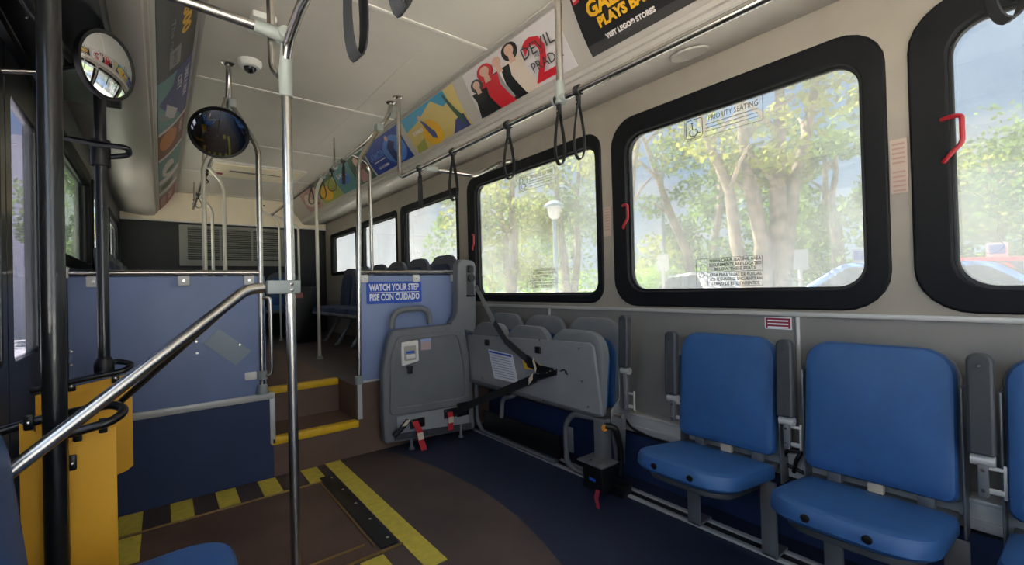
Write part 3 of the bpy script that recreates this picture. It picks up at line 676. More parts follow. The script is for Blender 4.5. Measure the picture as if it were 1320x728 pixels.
# ------------------------------------------------------------------ near pole, handrail, overhead tubes
PX, PY = .334, 1.60
pole = thing('stanchion', 'tall bright steel pole standing in the middle of the aisle by the floor hatch', 'pole', (PX, PY, 0))
MB().tube([(PX, PY, 0), (PX, PY, 1.80)], .0155).build('pole', M_steel, pole)
MB().lathe([(.04, 0), (.04, .01), (.02, .03)], (PX, PY, 0), Z, 20).build('base_socket', M_clamp, pole)
ZT = 1.885
MB().tube([(PX, PY, 1.725), (PX, PY, 1.815), (PX, PY-.03, ZT)], [.0215, .0215, .0185], 0).build('top_clamp', M_clamp, pole)
mid = at(362, 370, 1, PY).z
MB().box((PX-.07, PY-.022, mid-.022), (PX+.028, PY+.02, mid+.022), .006).build('rail_clamp', M_clamp, pole)
for dz in (-.010, .010): MB().lathe([(.006, 0), (.006, .004), (.002, .006)], (PX+.0, PY-.022, mid+dz), (0, -1, 0), 12).build('bolt', M_steel, pole)
ov = thing('grab_rail', 'overhead steel rail running forward from the top of the aisle pole', 'rail', (PX, 0, ZT))
MB().tube([(PX, PY, 1.82), (PX, PY-.05, ZT+.005), (PX, PY-.2, ZT+.03), (PX, -1.6, ZT+.06)], .0155, .03).build('rail', M_steel, ov)
for yy in (-.6, .1): MB().cyl((PX, yy, ZT+.05), (PX, yy, H), .012).build('hanger', M_steel, ov)
cr = thing('grab_rail', 'overhead steel crossbar from the left cove to the aisle rail', 'rail', (0, 1.42, 1.95))
c = at(366, 46, 0, PX); e = at(235, 0, 1, c.y+.03)
dirn = (e-c).normalized(); far = c+dirn*.50
MB().tube([c-dirn*.0, far], .0155).build('rail', M_steel, cr)
MB().tube([c-dirn*.01, c+dirn*.085], [.023, .019]).build('junction_clamp', M_clamp, cr)
MB().tube([c+Vector((0, -.03, 0)), c+Vector((0, .03, 0))], .021).build('junction_clamp', M_clamp, cr)
MB().box((far.x-.04, far.y-.04, far.z-.04), (far.x-.0, far.y+.04, far.z+.04), .008).build('end_bracket', M_clamp, cr)
hk = thing('grab_rail', 'steel drop tube from the ceiling hooked into the top of the aisle pole', 'rail', (PX-.04, PY+.02, H))
a = at(347, 0, 1, PY+.05); b = at(351, 84, 1, PY+.05)
MB().tube([(a.x, PY+.05, H), (b.x, PY+.05, b.z-.01), (PX-.01, PY+.012, b.z-.05)], .0125, .03).build('rail', M_steel, hk)
MB().lathe([(.03, 0), (.03, -.006), (.014, -.014)], (a.x, PY+.05, H), Z, 18).build('flange', M_steel, hk)
# handrail
hr = thing('handrail', 'thick steel handrail sloping from the aisle pole down to the near seat', 'rail', (0, 1.5, .7))
k0 = at(340, 371, 1, PY); k1 = at(318, 373, 1, 1.592); k2 = at(8, 612, 1, 1.43)
k3 = k2+(k2-k1).normalized()*.10
MB().tube([k0, k1, k3], .0165, .05).build('rail', M_steel, hr)
h2 = thing('handrail', 'thinner steel bar just below the thick handrail, running to the far door guard', 'rail', (0, 1.9, .9))
g0 = at(312, 379, 1, 1.66); g1 = at(172, 503, 1, 2.05); g2 = g1+(g1-g0).normalized()*.10
MB().tube([k1+Vector((0, .012, -.004)), g0, g2], .0105, .02).build('rail', M_steel, h2)

# ------------------------------------------------------------------ right grab rail with drop posts
GX, GZ = 1.34, 1.868
gr_ = thing('grab_rail', 'long steel grab rail beside the right cove, carrying the black hand straps', 'rail', (GX, 2.946, GZ))
MB().tube([(GX, 2.946, H), (GX, 2.946, GZ), (GX, -2.0, GZ)], .0155, .07).build('rail', M_steel, gr_)
MB().lathe([(.036, 0), (.036, -.006), (.02, -.016)], (GX, 2.946, H), Z, 20).build('flange', M_steel, gr_)
yh = at(722, 110, 0, GX).y
MB().cyl((GX, yh, GZ), (GX, yh, H), .0155).build('hanger', M_steel, gr_)
MB().tube([(GX, yh, GZ-.02), (GX, yh, GZ+.02), (GX, yh, GZ+.075)], [.0225, .0235, .018]).build('hanger_clamp', M_clamp, gr_)
MB().tube([(GX, yh-.035, GZ), (GX, yh+.035, GZ)], .021).build('hanger_clamp', M_clamp, gr_)
MB().tube([(GX, -1.0, GZ), (GX, -1.0, H)], .0155).build('hanger', M_steel, gr_)
# brace to the side wall
bs = at(552, 217, 0, GX+.01)
b1 = at(612, 226.5, 0, 1.62); b2 = at(648, 208, 0, 1.95)
MB().tube([bs, b1, b2, (XR, b2.y-.02, b2.z+.02)], .0135, .05).build('wall_brace', M_steel, gr_)
MB().tube([bs-Vector((.01, 0, 0)), bs+(b1-bs).normalized()*.06], [.022, .018]).build('brace_clamp', M_clamp, gr_)

# ------------------------------------------------------------------ hand straps
def strap_mesh(t, o, L, wid, w, ang, flat=False):
    """clamp round the rail at o and a teardrop loop of webbing below it"""
    o = Vector(o); U = Vector((cos(ang), sin(ang), 0)); N = Vector((-sin(ang), cos(ang), 0))
    c = MB().lathe([(.0185, -w*.5), (.022, -w*.45), (.022, w*.45), (.0185, w*.5)], o, Y, 18).box(o+Vector((-.007, -w*.4, -.06)), o+Vector((.007, w*.4, -.016)), .003).build('clamp', M_strap, t)
    P = []
    for k in range(26):
        s = k/26; a = 2*pi*s; z = -.045-L*(.5-.5*cos(a)); x = wid/2*sin(a)*(.22+.78*sin(a/2)**2)
        P.append(o+U*x+Z*z)
    MB().ribbon(P, N, w, .0035, True).build('webbing_loop', M_strap, t)
    MB().cyl(o+Vector((-.012, 0, -.05)), o+Vector((.012, 0, -.05)), .005, 8).build('rivet', M_steel, t)
def strap(label, o, L=.17, wid=.055, w=.03, ang=.9, grp='hand straps on the long right grab rail'):
    t = thing('hand_strap', label, 'hand strap', o, grp); strap_mesh(t, o, L, wid, w, ang); return t
def facing(o, extra): return atan2(o[0]-CAM.x, -(o[1]-CAM.y))+extra      # webbing loops hang across the line of sight of the aisle
def rail_strap(px, pt_, pb, label, wid, extra, X_=None, Z_=None, grp='hand straps on the long right grab rail', w=.026, yv=None):
    X_ = GX if X_ is None else X_; y_ = at(px, pt_, 0, X_).y if yv is None else yv
    z_ = GZ if Z_ is None else Z_; zb = at(px, pb, 0, X_).z if yv is None else CAM.z+(ray(px, pb).z/ray(px, pb).y)*yv
    o = (X_, y_, z_); return strap(label, o, z_-.045-zb, wid, w, facing(o, extra), grp)
rail_strap(541, 214, 268, 'black hand strap hanging edge-on, rearmost on the right grab rail', .02, 1.2)
rail_strap(583.5, 195, 259, 'black looped hand strap second from the rear end of the right grab rail', .075, .55)
rail_strap(655, 160, 231, 'black hand strap hanging before the frame of the mid window, between brace and hanger post', .075, .4)
rail_strap(720, 125, 213, 'black hand strap left of the pair by the hanger post', .062, .4)
rail_strap(745, 112, 206, 'black hand strap right of the pair by the hanger post', .062, .3)
rail_strap(1298, -30, 27, 'black hand strap loop at the top right before the nearest window', .075, .5, w=.03)
G2 = 'hand straps on the overhead aisle rail'
rail_strap(457, -60, 79, 'large black hand strap nearest the camera under the ceiling', .052, .42, PX, ZT+.045, G2, .04)
rail_strap(516, -60, 17, 'black hand strap cut by the top edge, right of the large near strap', .055, .4, PX, ZT+.05, G2, .04)
G3 = 'hand straps on the right ceiling rail'
def ry(px): d = ray(px, 230); return RRX/d.x*d.y
for px, zt, pb, lab, wd, ex in ((401, 2.165, 263, 'hand strap furthest back on the right ceiling rail', .08, .3), (416, 2.168, 256, 'hand strap just behind the bent pole on the right ceiling rail', .08, .3), (428, 2.17, 246, 'open looped strap in front of the olive advert on the right ceiling rail', .10, .1), (443, 2.178, 237, 'edge-on strap in front of the teal advert on the right ceiling rail', .02, 1.3)):
    rail_strap(px, 0, pb, lab, wd, ex, RRX, zt, G3, .024, ry(px))
G4 = 'hand straps on the left ceiling rail'
rail_strap(258, 0, 268, 'thin dark strap left of the stout pole on the left ceiling rail', .08, .2, LRX, RZ-.02, G4, .024, 5.9)
rail_strap(267, 0, 236, 'dark strap right of the stout pole on the left ceiling rail', .06, .3, LRX, RZ-.02, G4, .024, 4.9)

# ------------------------------------------------------------------ mirrors
def mirror(label, c, nrm, R, depth, m, rim, arm):
    t = thing('convex_mirror', label, 'mirror', c); n_ = Vector(nrm).normalized(); c = Vector(c)
    pr = [(R*sin(a)/sin(.62), depth*(cos(a)-cos(.62))/(1-cos(.62))) for a in [.62*(1-k/14) for k in range(15)]]
    MB().lathe(pr, c, n_, 48).build('mirror_dome', m, t)
    MB().lathe([(R*.98, -.012), (R*1.015, -.010), (R*1.025, 0), (R*1.01, .006), (R*.985, .004)], c, n_, 48).build('rim', rim, t)
    MB().lathe([(R*.99, -.006), (R*.7, -.02), (R*.2, -.028), (.01, -.03)], c, n_, 36).build('back_shell', M_black, t)
    MB().tube([c-n_*.024]+[Vector(q) for q in arm], .009, .02).build('bracket_arm', M_steel, t)
    return t
c = at(138, 85, 1, 2.05)
mirror('round silver convex mirror at the top left beside the black door post', c, (.80, -.58, -.12), .112, .020, M_chrome, M_black, [c+Vector((-.06, .05, .01)), at(60, 93, 1, 2.05), at(2, 91, 1, 2.05)])
c = at(283, 172, 1, 2.72)
mirror('round dark convex mirror under the left ceiling rail, above the partition', c, (.0, -.79, -.61), .133, .020, M_dark_mirror, M_black, [c+Vector((.0, .06, .06)), (LRX-.03, 2.98, 2.2), (LRX, 3.16, 2.2)])

# ------------------------------------------------------------------ door posts, guards, header
def door_post(label, x, y, z0, z1, r=.0235):
    t = thing('door_post', label, 'post', (x, y, z0)); MB().tube([(x, y, z0), (x, y, z1)], r, seg=18).build('post', M_blackpaint, t)
    MB().lathe([(r+.012, 0), (r+.012, .03), (r, .05)], (x, y, z0), Z, 18).build('foot', M_black, t); return t
PF = at(68, 350, 1, 1.58); PRr = at(131.5, 300, 1, 2.32)
d1 = door_post('thick black door post in the foreground at the left', PF.x, 1.58, 0, 1.995)
d2 = door_post('black door post further back, in front of the left partition', PRr.x, 2.32, .80, 1.995, .0185)
MB().tube([(PRr.x-.15, 2.31, at(80, 175, 1, 2.3).z), (PRr.x, 2.28, at(120, 185, 1, 2.28).z), (PRr.x+.085, 2.24, at(165, 192, 1, 2.26).z), (PRr.x+.085, 2.30, at(165, 197, 1, 2.26).z), (PRr.x+.02, 2.325, 1.625)], .0105, .025).build('grip_ring', M_blackpaint, d2)
MB().lathe([(.03, -.05), (.03, .05)], (PRr.x, 2.32, at(131, 196, 1, 2.3).z), Z, 18).build('collar', M_black, d2)
def guard(label, y, top, bot, px0, px1, post, wrap, z_bot, extra=None):
    """yellow sheet bolted under a black bent tube"""
    t = thing('door_guard', label, 'guard panel', (post[0], post[1], z_bot), 'yellow door guards')
    return t
# near guard
yg = 1.62
a = at(85, 566, 1, yg); b = at(150, 551, 1, yg); zb = .12
lx = at(25, 560, 1, yg).x
g = thing('door_guard', 'yellow guard panel nearest the camera, hung from a black tube by the front door post', 'guard panel', (a.x, yg, zb), 'yellow door guards')
top = [at(27, 545, 1, yg), at(60, 541, 1, yg), at(85, 561, 1, yg), at(102, 555, 1, yg), at(151, 545, 1, yg)]
outl = [(lx, zb), (b.x, zb), (b.x, b.z+.004), (at(100, 556, 1, yg).x, at(100, 556, 1, yg).z), (a.x, a.z-.02), (lx, at(25, 545, 1, yg).z)]
MB().plate(outl, [], .006, (0, yg, 0), X, Z, .002).build('panel', M_yellow, g)
tz = at(120, 536, 1, yg).z
MB().tube([(lx-.04, yg+.02, tz-.01), (PF.x-.03, yg+.03, tz+.006), (b.x-.01, yg+.03, tz+.02), (b.x+.022, yg+.0, tz+.005), (b.x-.005, yg-.035, tz-.015), (PF.x+.02, yg-.035, tz-.03), (PF.x, 1.58, tz-.03)], .0115, .03).build('tube_rail', M_blackpaint, g)
for px, py in ((100, 560), (133, 549), (93, 597), (37, 545)):
    p = at(px, py, 1, yg-.008); k = MB().box((p.x-.009, yg-.013, p.z-.018), (p.x+.009, yg-.006, p.z+.022), .004).build('bolt_tab', M_black, g)
    MB().lathe([(.005, 0), (.005, .004), (.002, .006)], (p.x, yg-.013, p.z), (0, -1, 0), 12).build('bolt', M_steel, k)
# far guard
yg = 2.30
a = at(86, 494, 1, yg); b = at(170, 478, 1, yg); c2 = at(170, 602, 1, yg)
g = thing('door_guard', 'yellow guard panel further away, below the rear black door post', 'guard panel', (a.x, yg, c2.z), 'yellow door guards')
outl = [(a.x-.08, c2.z-.02)]+[(b.x-.06, c2.z-.02), (b.x-.02, c2.z-.008), (b.x, c2.z+.008), (b.x, b.z-.008), (a.x-.08, a.z-.03)]
MB().plate(outl, [], .006, (0, yg, 0), X, Z, .002).build('panel', M_yellow, g)
MB().tube([(a.x-.09, yg-.01, a.z-.012), (a.x+.03, yg-.012, a.z+.008), (b.x-.02, yg-.012, b.z+.006), (b.x+.005, yg+.02, b.z+.025), (b.x-.05, yg+.05, b.z+.04), (PRr.x, 2.32, b.z+.03)], .0105, .03).build('tube_rail', M_blackpaint, g)
for px, py in ((92, 498), (149, 487)):
    p = at(px, py, 1, yg-.01); k = MB().box((p.x-.012, yg-.016, p.z-.018), (p.x+.012, yg-.008, p.z+.026), .004).build('bolt_tab', M_black, g)
    MB().lathe([(.006, 0), (.006, .004), (.002, .006)], (p.x, yg-.016, p.z), (0, -1, 0), 12).build('bolt', M_steel, k)
MB().lathe([(.03, 0), (.03, .035), (.024, .045)], (PRr.x, 2.32, at(131, 474, 1, 2.32).z-.035), Z, 18).build('post_socket', M_black, g)
hb = thing('door_header_box', 'black door mechanism housing under the left cove at the top left', 'housing', (-.27, 2, 2.0))
MB().box((XL+.002, .5, 2.00), (-.137, YP-.03, 2.12), .008).build('housing', M_black, hb)
for yy in (.9, 1.2, 1.5, 1.8, 2.1, 2.4, 2.7):
    for xx in (-.33, -.19): MB().lathe([(.008, 0), (.008, -.004), (.003, -.006)], (xx, yy, 2.0), Z, 10).build('screw', M_steel, hb)
MB().tube([(-.32, 1.2, 1.955), (-.30, 1.9, 1.955), (-.24, 2.3, 1.955)], .014).build('linkage_arm', M_blackpaint, hb)
MB().tube([(-.24, 2.3, 1.99), (-.24, 2.3, 1.93)], .03).build('pivot', M_blackpaint, hb)
MB().tube([(-.30, 1.7, 1.99), (-.30, 1.7, 1.93)], .03).build('pivot', M_blackpaint, hb)
MB().box((-.28, 1.55, 1.93), (-.22, 1.68, 2.0), .006).build('bracket', M_brass, hb)

# ------------------------------------------------------------------ floor hatch and tape
fh = thing('floor_hatch', 'brown floor hatch with brass edging and a black hinge plate in the aisle', 'hatch', (.2, 2.3, 0))
HX0, HX1, HY0, HY1 = -.30, .575, 1.79, 2.66
MB().box((HX0, HY0, 0), (.70, HY1, .002)).build('hatch_lid', mat('brown_hatch_cover', (92, 70, 58), .55, var=.12, scale=4), fh, False)
MB().box((.700, HY0+.02, .002), (.778, HY1+.06, .007), .002).build('hinge_plate', M_black, fh)
for x0, y0, x1, y1 in ((HX0, HY1, .70, HY1+.005), (HX0, HY0-.005, .79, HY0), (HX0, HY0+.09, .66, HY0+.094), (.685, HY0+.05, .690, HY1)):
    MB().box((x0, y0, .001), (x1, y1, .009)).build('edge_strip', M_brass, fh, False)
for k in range(5):
    MB().lathe([(.009, 0), (.009, .002), (.003, .005)], (.755, HY0+.08+k*.2, .007), Z, 12).build('screw', M_steel, fh)
for x in (.0, .2, .4, .6): MB().lathe([(.009, 0), (.009, .002), (.003, .005)], (x, HY1+.02, .002), Z, 12).build('screw', M_steel, fh)
def tape(x0, y0, x1, y1, label):
    o = MB().box((x0, y0, 0), (x1, y1, .003)).build('floor_tape', M_tape, None, False)
    return tag(o, label, 'floor tape', 'yellow warning tape on the floor')
tape(.788, 1.57, .878, 2.925, 'long yellow tape stripe on the floor right of the hatch')
names = ['beside the yellow guard, leftmost of the row', 'second from the left of the row', 'third from the left of the row', 'fourth from the left of the row', 'rightmost of the row, below the steps']
for k, x0 in enumerate((-.178, .022, .215, .415, .642)):
    tape(x0, 2.675, x0+.092, 2.915, 'yellow tape block on the floor, '+names[k])
tape(.600, 1.50, .695, 1.77, 'yellow tape block in front of the hatch, right of the aisle pole')
tape(-.178, 2.38, -.085, 2.645, 'yellow tape block beside the yellow guard, nearer than the row')

# ------------------------------------------------------------------ floor track
tr = thing('floor_track', 'twin bright metal seat track on the navy floor under the right seats', 'track', (1.88, 1, 0))
for xx in (1.845, 1.915): MB().box((xx-.012, -1.5, 0), (xx+.012, 2.86, .012), .003).build('rail', M_trim, tr)
MB().box((1.857, -1.5, 0), (1.903, 2.86, .004)).build('groove', M_black, tr, False)

# ------------------------------------------------------------------ blue folding seats
def seat_outline(w, h, rt, rb): return rrect(-w/2, -h/2, w/2, h/2, (rb, rb, rt, rt), 8)
def make_blue_seat(yc, label):
    t = thing('flip_chair', label, 'seat', (1.85, yc, 0), 'blue folding seats on the right')
    n_ = Vector((-1, 0, .10)).normalized(); v = Vector((.10, 0, 1)).normalized()
    MB().pad(seat_outline(.415, .475, .085, .03), .05, .012, (1.965, yc, .605), -Y, v, n_, .022).build('backrest', M_seat, t)
    MB().plate(seat_outline(.43, .47, .085, .02), [], .015, (1.985, yc, .60), -Y, v, .004).build('back_shell', M_grey, t)
    s_n = Vector((.13, 0, 1)).normalized(); s_v = Vector((-1, 0, .13)).normalized()
    MB().pad(seat_outline(.42, .42, .12, .03), .062, .010, (1.712, yc, .305), -Y, s_v, s_n, .022).build('seat_cushion', M_seat, t)
    MB().plate(seat_outline(.34, .36, .10, .02), [], .02, (1.735, yc, .285), -Y, s_v, .003).build('seat_pan', M_greyd, t)
    for s in (-1, 1):
        MB().lathe([(.012, 0), (.012, .004), (.006, .006)], (1.507, yc+s*.075, .362), (-1, 0, 0), 14).build('buffer', M_black, t)
    MB().box((1.915, yc-.20, .312), (1.975, yc+.20, .330), .003).build('hinge_rail', M_frame, t)
    for s in (-.13, .0, .12): MB().box((1.925, yc+s-.022, .33), (1.955, yc+s+.022, .375), .004).build('hinge', M_frame if s else M_tag, t)
    for dy in (.10, -.21):
        lg = MB().box((1.825, yc+dy-.028, .012), (1.842, yc+dy+.028, .30), .003)
        lg.box((1.825, yc+dy-.028, .012), (1.93, yc+dy+.028, .022), .002)
        lg.lathe([(.009, 0), (.007, .006)], (1.825, yc+dy, .045), (-1, 0, 0), 10); lg.build('leg', M_frame, t)
    MB().box((1.935, yc-.221, .26), (2.05, yc-.214, .73), .003).build('side_bracket', M_frame, t)
    MB().box((1.935, yc+.214, .26), (2.05, yc+.221, .73), .003).build('side_bracket', M_frame, t)
    return t
ys = (.962, .442, -.075)
bs_ = make_blue_seat(ys[0], 'blue folding seat furthest from the camera, first right of the grey folded bench')
for y, lab in ((ys[1], 'large blue folding seat, middle one of the three on the right'), (ys[2], 'blue folding seat cut by the right edge of the photo')):
    dup(bs_, (1.85, y, 0), lab)
# second leg seen under the middle seat belongs to its neighbour frame
def armrest(y, label, z0=.545, z1=.845, x=1.905, brk=True):
    t = thing('armrest', label, 'armrest', (x, y, .40), 'folded-up armrests along the right wall')
    MB().plate(rrect(-.029, 0, .029, z1-z0, (.008, .008, .026, .026), 6), [], .04, (x+.02, y, z0), -Y, Vector((.04, 0, 1)).normalized(), .008).build('pad', M_greyd, t)
    for z in (z0+.03, z1-.035): MB().lathe([(.005, 0), (.004, .004)], (x-.012, y, z), (-1, 0, 0), 10).build('rivet', M_steel, t)
    MB().lathe([(.017, -.026), (.017, .026)], (x+.01, y, z0-.018), Y, 16).build('pivot', M_trim, t)
    MB().box((x-.004, y-.011, .42), (x+.02, y+.011, z0-.01), .003).build('bracket', M_frame, t)
    MB().box((x+.01, y-.045, .43), (x+.02, y-.010, .445), .002).box((x+.01, y-.045, .50), (x+.02, y-.010, .51), .002).box((x+.01, y-.048, .42), (x+.02, y-.040, .52), .002).build('side_link', M_trim, t)
    for z in (.44, .50): MB().lathe([(.006, 0), (.004, .005)], (x-.004, y, z), (-1, 0, 0), 10).build('bolt', M_steel, t)
    return t
armrest(1.20, 'folded dark grey armrest left of the furthest blue seat')
armrest(.708, 'folded dark grey armrest between the two fully visible blue seats')
armrest(.180, 'folded dark grey armrest right of the large middle blue seat')
ar = armrest(1.47, 'tall folded grey armrest on the wall end of the grey folded bench', .64, .915, 1.90)
# hose behind the seats
h = MB().tube([(2.0, .72, .30), (1.97, .70, .36), (1.98, .68, .40), (1.97, .735, .39), (1.99, .76, .33), (2.0, .66, .30)], .008, .02).build('cable', M_black)
tag(h, 'short black cable loop on the wall between the two blue seats', 'cable')
h = MB().tube([(1.99, 1.60, .42), (1.985, 1.56, .36), (1.98, 1.50, .30), (1.985, 1.38, .275), (1.99, 1.27, .272)], .007, .03).build('cable', M_black)
tag(h, 'thin black cable drooping along the heater beside the grey folded bench', 'cable')

# ------------------------------------------------------------------ grey folded bench of three
BY0, BY1 = 1.535, 2.775
bn = thing('folding_bench', 'grey three-place bench folded up against the wall under the mid window', 'bench', (1.88, 2.15, 0))
for k in range(3):
    yc = 1.755+k*.425
    n_ = Vector((-1, 0, .08)).normalized(); v = Vector((.08, 0, 1)).normalized()
    bk = MB().pad(seat_outline(.405, .50, .12, .03), .035, .010, (1.995, yc, .635), -Y, v, n_, .018).build('backrest', M_grey, bn)
    MB().pad(seat_outline(.36, .38, .09, .03), .016, .004, (1.962, yc, .585), -Y, v, n_, .010).build('back_cushion', M_seat, bk)
# folded seat bottoms and the common underside panel
LN = Vector((-1, 0, .12)).normalized(); LV = Vector((.12, 0, 1)).normalized()
for k in range(3):
    yc = 1.755+k*.425
    sb = MB().pad(seat_outline(.415, .45, .13, .03), .055, .0, (1.865, yc, .597), -Y, LV, LN, .014).build('seat_bottom', M_grey, bn)
    MB().pad(seat_outline(.38, .37, .11, .03), .03, .006, (1.868, yc, .585), Y, LV, -LN, .012).build('seat_cushion', M_seat, sb)
o = Vector((1.79, 0, .395)); 
def bp(px, py):           # point on the sloping underside panel
    d = ray(px, py); t_ = (o-CAM).dot(LN)/d.dot(LN); return CAM+d*t_
cor = [bp(602, 431), bp(766, 442), bp(779, 536), bp(612, 489)]
cor2 = [(-q.y, (q-o).dot(LV)) for q in cor]
pn = MB().plate([cor2[3], cor2[2], (cor2[1][0]+.012, cor2[1][1]-.02), (cor2[1][0]-.02, cor2[1][1]), (cor2[0][0]+.02, cor2[0][1]), cor2[0]], [], .022, o, -Y, LV, .006).build('underside_panel', M_grey2, bn)
def bq(px, py, lift=.022): return bp(px, py)+LN*lift
def onpanel(name, pts, m, lift=.0235, par=pn, t=.002):
    q = [bq(*p, lift) for p in pts]; n = len(q)
    return MB().add([v+LN*t for v in q]+q, [tuple(range(n)), tuple(range(2*n-1, n-1, -1))]+[(i, (i+1) % n, n+(i+1) % n, n+i) for i in range(n)]).build(name, m, par, False)
n = onpanel('instruction_sheet', [(633, 450), (664, 457), (672, 494), (641, 487)], M_paper); n['label'] = 'white printed instruction sheet'
onpanel('sheet_heading', [(634.5, 451.5), (663, 458), (664, 460.5), (635, 454)], M_signblue, .0265)
for k in range(9):
    f0 = .16+.09*k
    L_ = lerp(633, 641, f0), lerp(450, 487, f0); R_ = lerp(664, 672, f0), lerp(457, 494, f0)
    onpanel('sheet_text', [(lerp(L_[0], R_[0], .08), lerp(L_[1], R_[1], .08)), (lerp(L_[0], R_[0], .9), lerp(L_[1], R_[1], .9)), (lerp(L_[0], R_[0], .9)+.3, lerp(L_[1], R_[1], .9)+1.0), (lerp(L_[0], R_[0], .08)+.3, lerp(L_[1], R_[1], .08)+1.0)], M_gr3 if False else A('faint_blue', (150, 156, 190)), .0265)
n = onpanel('warning_diamond', [(677, 461), (689, 464), (702, 470), (702, 478), (680, 475)], M_nosing); n['label'] = 'yellow warning sticker with black symbol'
onpanel('warning_symbol', [(684, 473), (683, 468), (686, 464), (689, 469), (690, 475)], M_ink, .0265)
for px, py in ((632, 441.5), (698, 451)):
    p = bq(px, py, .03); MB().box(p-Vector((.008, .022, .022)), p+Vector((.008, .022, .022)), .006).build('latch_button', M_black, pn)
p = bq(731, 479, .03)
MB().tube([bq(727, 478, .026), bq(731, 476, .03), bq(735, 478.5, .03), bq(733, 480, .03), bq(736, 482, .026)], .004, .003, 6).build('hook', M_black, pn)
for px, py in ((644, 433), (699, 438), (750, 449), (754, 491), (762, 524), (704, 516), (625, 487)):
    p = bq(px, py, .022); MB().lathe([(.006, 0), (.006, .003), (.002, .005)], p, LN, 10).build('screw', M_steel, pn)
# side flange of the panel at its near end
q0, q1 = bp(757, 440), bp(780, 536)
MB().ribbon([bp(763, 443)+LN*.012, bp(770, 490)+LN*.012, bp(777, 533)+LN*.012], LN.cross((q1-q0).normalized()), .02, .006).build('end_flange', M_frame, bn)
# end plate with armrest hinge
ep = [at(px, py, 1, 1.525) for px, py in ((796, 475), (811, 470), (812, 500), (800, 520), (806, 570), (797, 578), (790, 545), (780, 530), (789, 508))]
MB().plate([(1.86, .12), (1.93, .12), (1.95, .36), (1.99, .40), (1.985, .60), (1.93, .66), (1.90, .60), (1.90, .47), (1.83, .42), (1.83, .33)], [], .008, (0, 1.515, 0), X, Z, .002).build('end_plate', M_frame, bn)
MB().lathe([(.014, 0), (.014, .06)], (1.86, 1.46, .395), Y, 14).build('pivot_pin', M_steel, bn)
# tube frame
MB().tube([(1.845, 2.80, .37), (1.845, 2.79, .08), (1.845, 2.73, .02), (1.845, 1.95, .018)], .016, .05).build('base_frame', M_frame, bn)
MB().tube([(1.90, 2.36, .37), (1.80, 2.36, .36), (1.79, 2.36, .28), (1.79, 2.36, .16)][:1]+[(1.80, 2.30, .355), (1.79, 2.40, .335), (1.79, 2.415, .20)], .015, .05).build('support_tube', M_frame, bn)
MB().tube([(1.83, 1.58, .36), (1.80, 1.76, .36), (1.80, 1.815, .29), (1.80, 1.815, .07), (1.83, 1.77, .03), (1.845, 1.60, .03)], .016, .05).build('support_tube', M_frame, bn)
MB().box((1.792, 1.755, .14), (1.80, 1.80, .28), .003).build('tube_bracket', M_frame, bn)
MB().box((1.825, 1.90, .05), (1.84, 2.68, .19), .004).build('kick_panel', M_black, bn)
MB().box((1.78, 1.52, .12), (1.84, 1.59, .375), .006).build('leg', M_frame, bn)
MB().box((1.815, 2.30, .36), (1.86, 2.80, .40), .01).build('cross_member', M_frame, bn)
MB().tube([(1.77, 1.50, .355), (1.80, 1.46, .35), (1.84, 1.46, .22), (1.84, 1.47, .10)], .017, .04).build('gas_strut', M_black, bn)
MB().lathe([(.016, 0), (.016, .014), (.008, .018)], (1.775, 1.505, .345), (-1, -.3, 0), 14).build('release_button', M_orange, bn)
# belt retractor under the bench end
rt = thing('belt_retractor', 'black belt retractor box on the floor track by the grey bench end', 'retractor', (1.75, 1.55, 0))
MB().box((1.70, 1.47, .035), (1.80, 1.60, .165), .008).build('box', M_black, rt)
MB().box((1.69, 1.46, .165), (1.82, 1.63, .174), .002).build('cover_plate', M_frame, rt)
for yy in (1.50, 1.56): MB().lathe([(.008, 0), (.008, .003), (.003, .006)], (1.72, yy, .174), Z, 12).build('bolt', M_steel, rt)
MB().box((1.699, 1.515, .085), (1.6995, 1.555, .10)).build('maker_plate', M_signblue, rt, False)
MB().box((1.80, 1.42, .0), (1.87, 1.62, .06), .006).build('foot', M_black, rt)
MB().ribbon([(1.70, 1.50, .05), (1.675, 1.49, .022), (1.66, 1.47, .006), (1.63, 1.44, .004)], Y, .025, .003).build('strap_tail', M_redlabel, rt)

# ------------------------------------------------------------------ wheelchair backrest
YB = 2.80
wb = thing('wheelchair_backrest', 'grey moulded wheelchair backrest with top handle and red straps', 'backrest', (1.48, YB, 0))
def bpx(px, py): p = at(px, py, 1, YB); return (p.x, p.z)
shell = [bpx(497, 573), bpx(613, 553), bpx(609, 480), bpx(600, 425), bpx(598, 418), bpx(590, 417), bpx(540, 422), bpx(507, 426), bpx(501, 440), bpx(494, 478), bpx(494, 530)]
def rnd(P, r=.02):
    V = [Vector((a, b, 0)) for a, b in P]; n = len(V); o_ = []
    for i in range(n):
        a, b, c = V[i-1], V[i], V[(i+1) % n]; d1 = a-b; d2 = c-b; l = min(r, d1.length*.45, d2.length*.45); p1 = b+d1.normalized()*l; p2 = b+d2.normalized()*l
        for k in range(5): t = k/4; q = p1*(1-t)**2+b*2*t*(1-t)+p2*t*t; o_.append((q.x, q.y))
    return o_
MB().plate(rnd(shell, .03), [], .07, (0, YB+.07, 0), X, Z, .016).build('shell', M_grey, wb)
rim = rnd([bpx(502, 536), bpx(608, 520), bpx(603, 480), bpx(594, 424), bpx(512, 433), bpx(503, 460)], .04)
inn = rnd([bpx(509, 526), bpx(600, 511), bpx(597, 470), bpx(589, 431), bpx(518, 440), bpx(510, 470)], .05)
MB().plate(rim, [inn], .02, (0, YB+.008, 0), X, Z, .008).build('raised_rim', M_grey, wb)
hp = [bpx(508, 424), bpx(509, 408), bpx(518, 400), bpx(545, 397), bpx(555, 401), bpx(557, 417)]
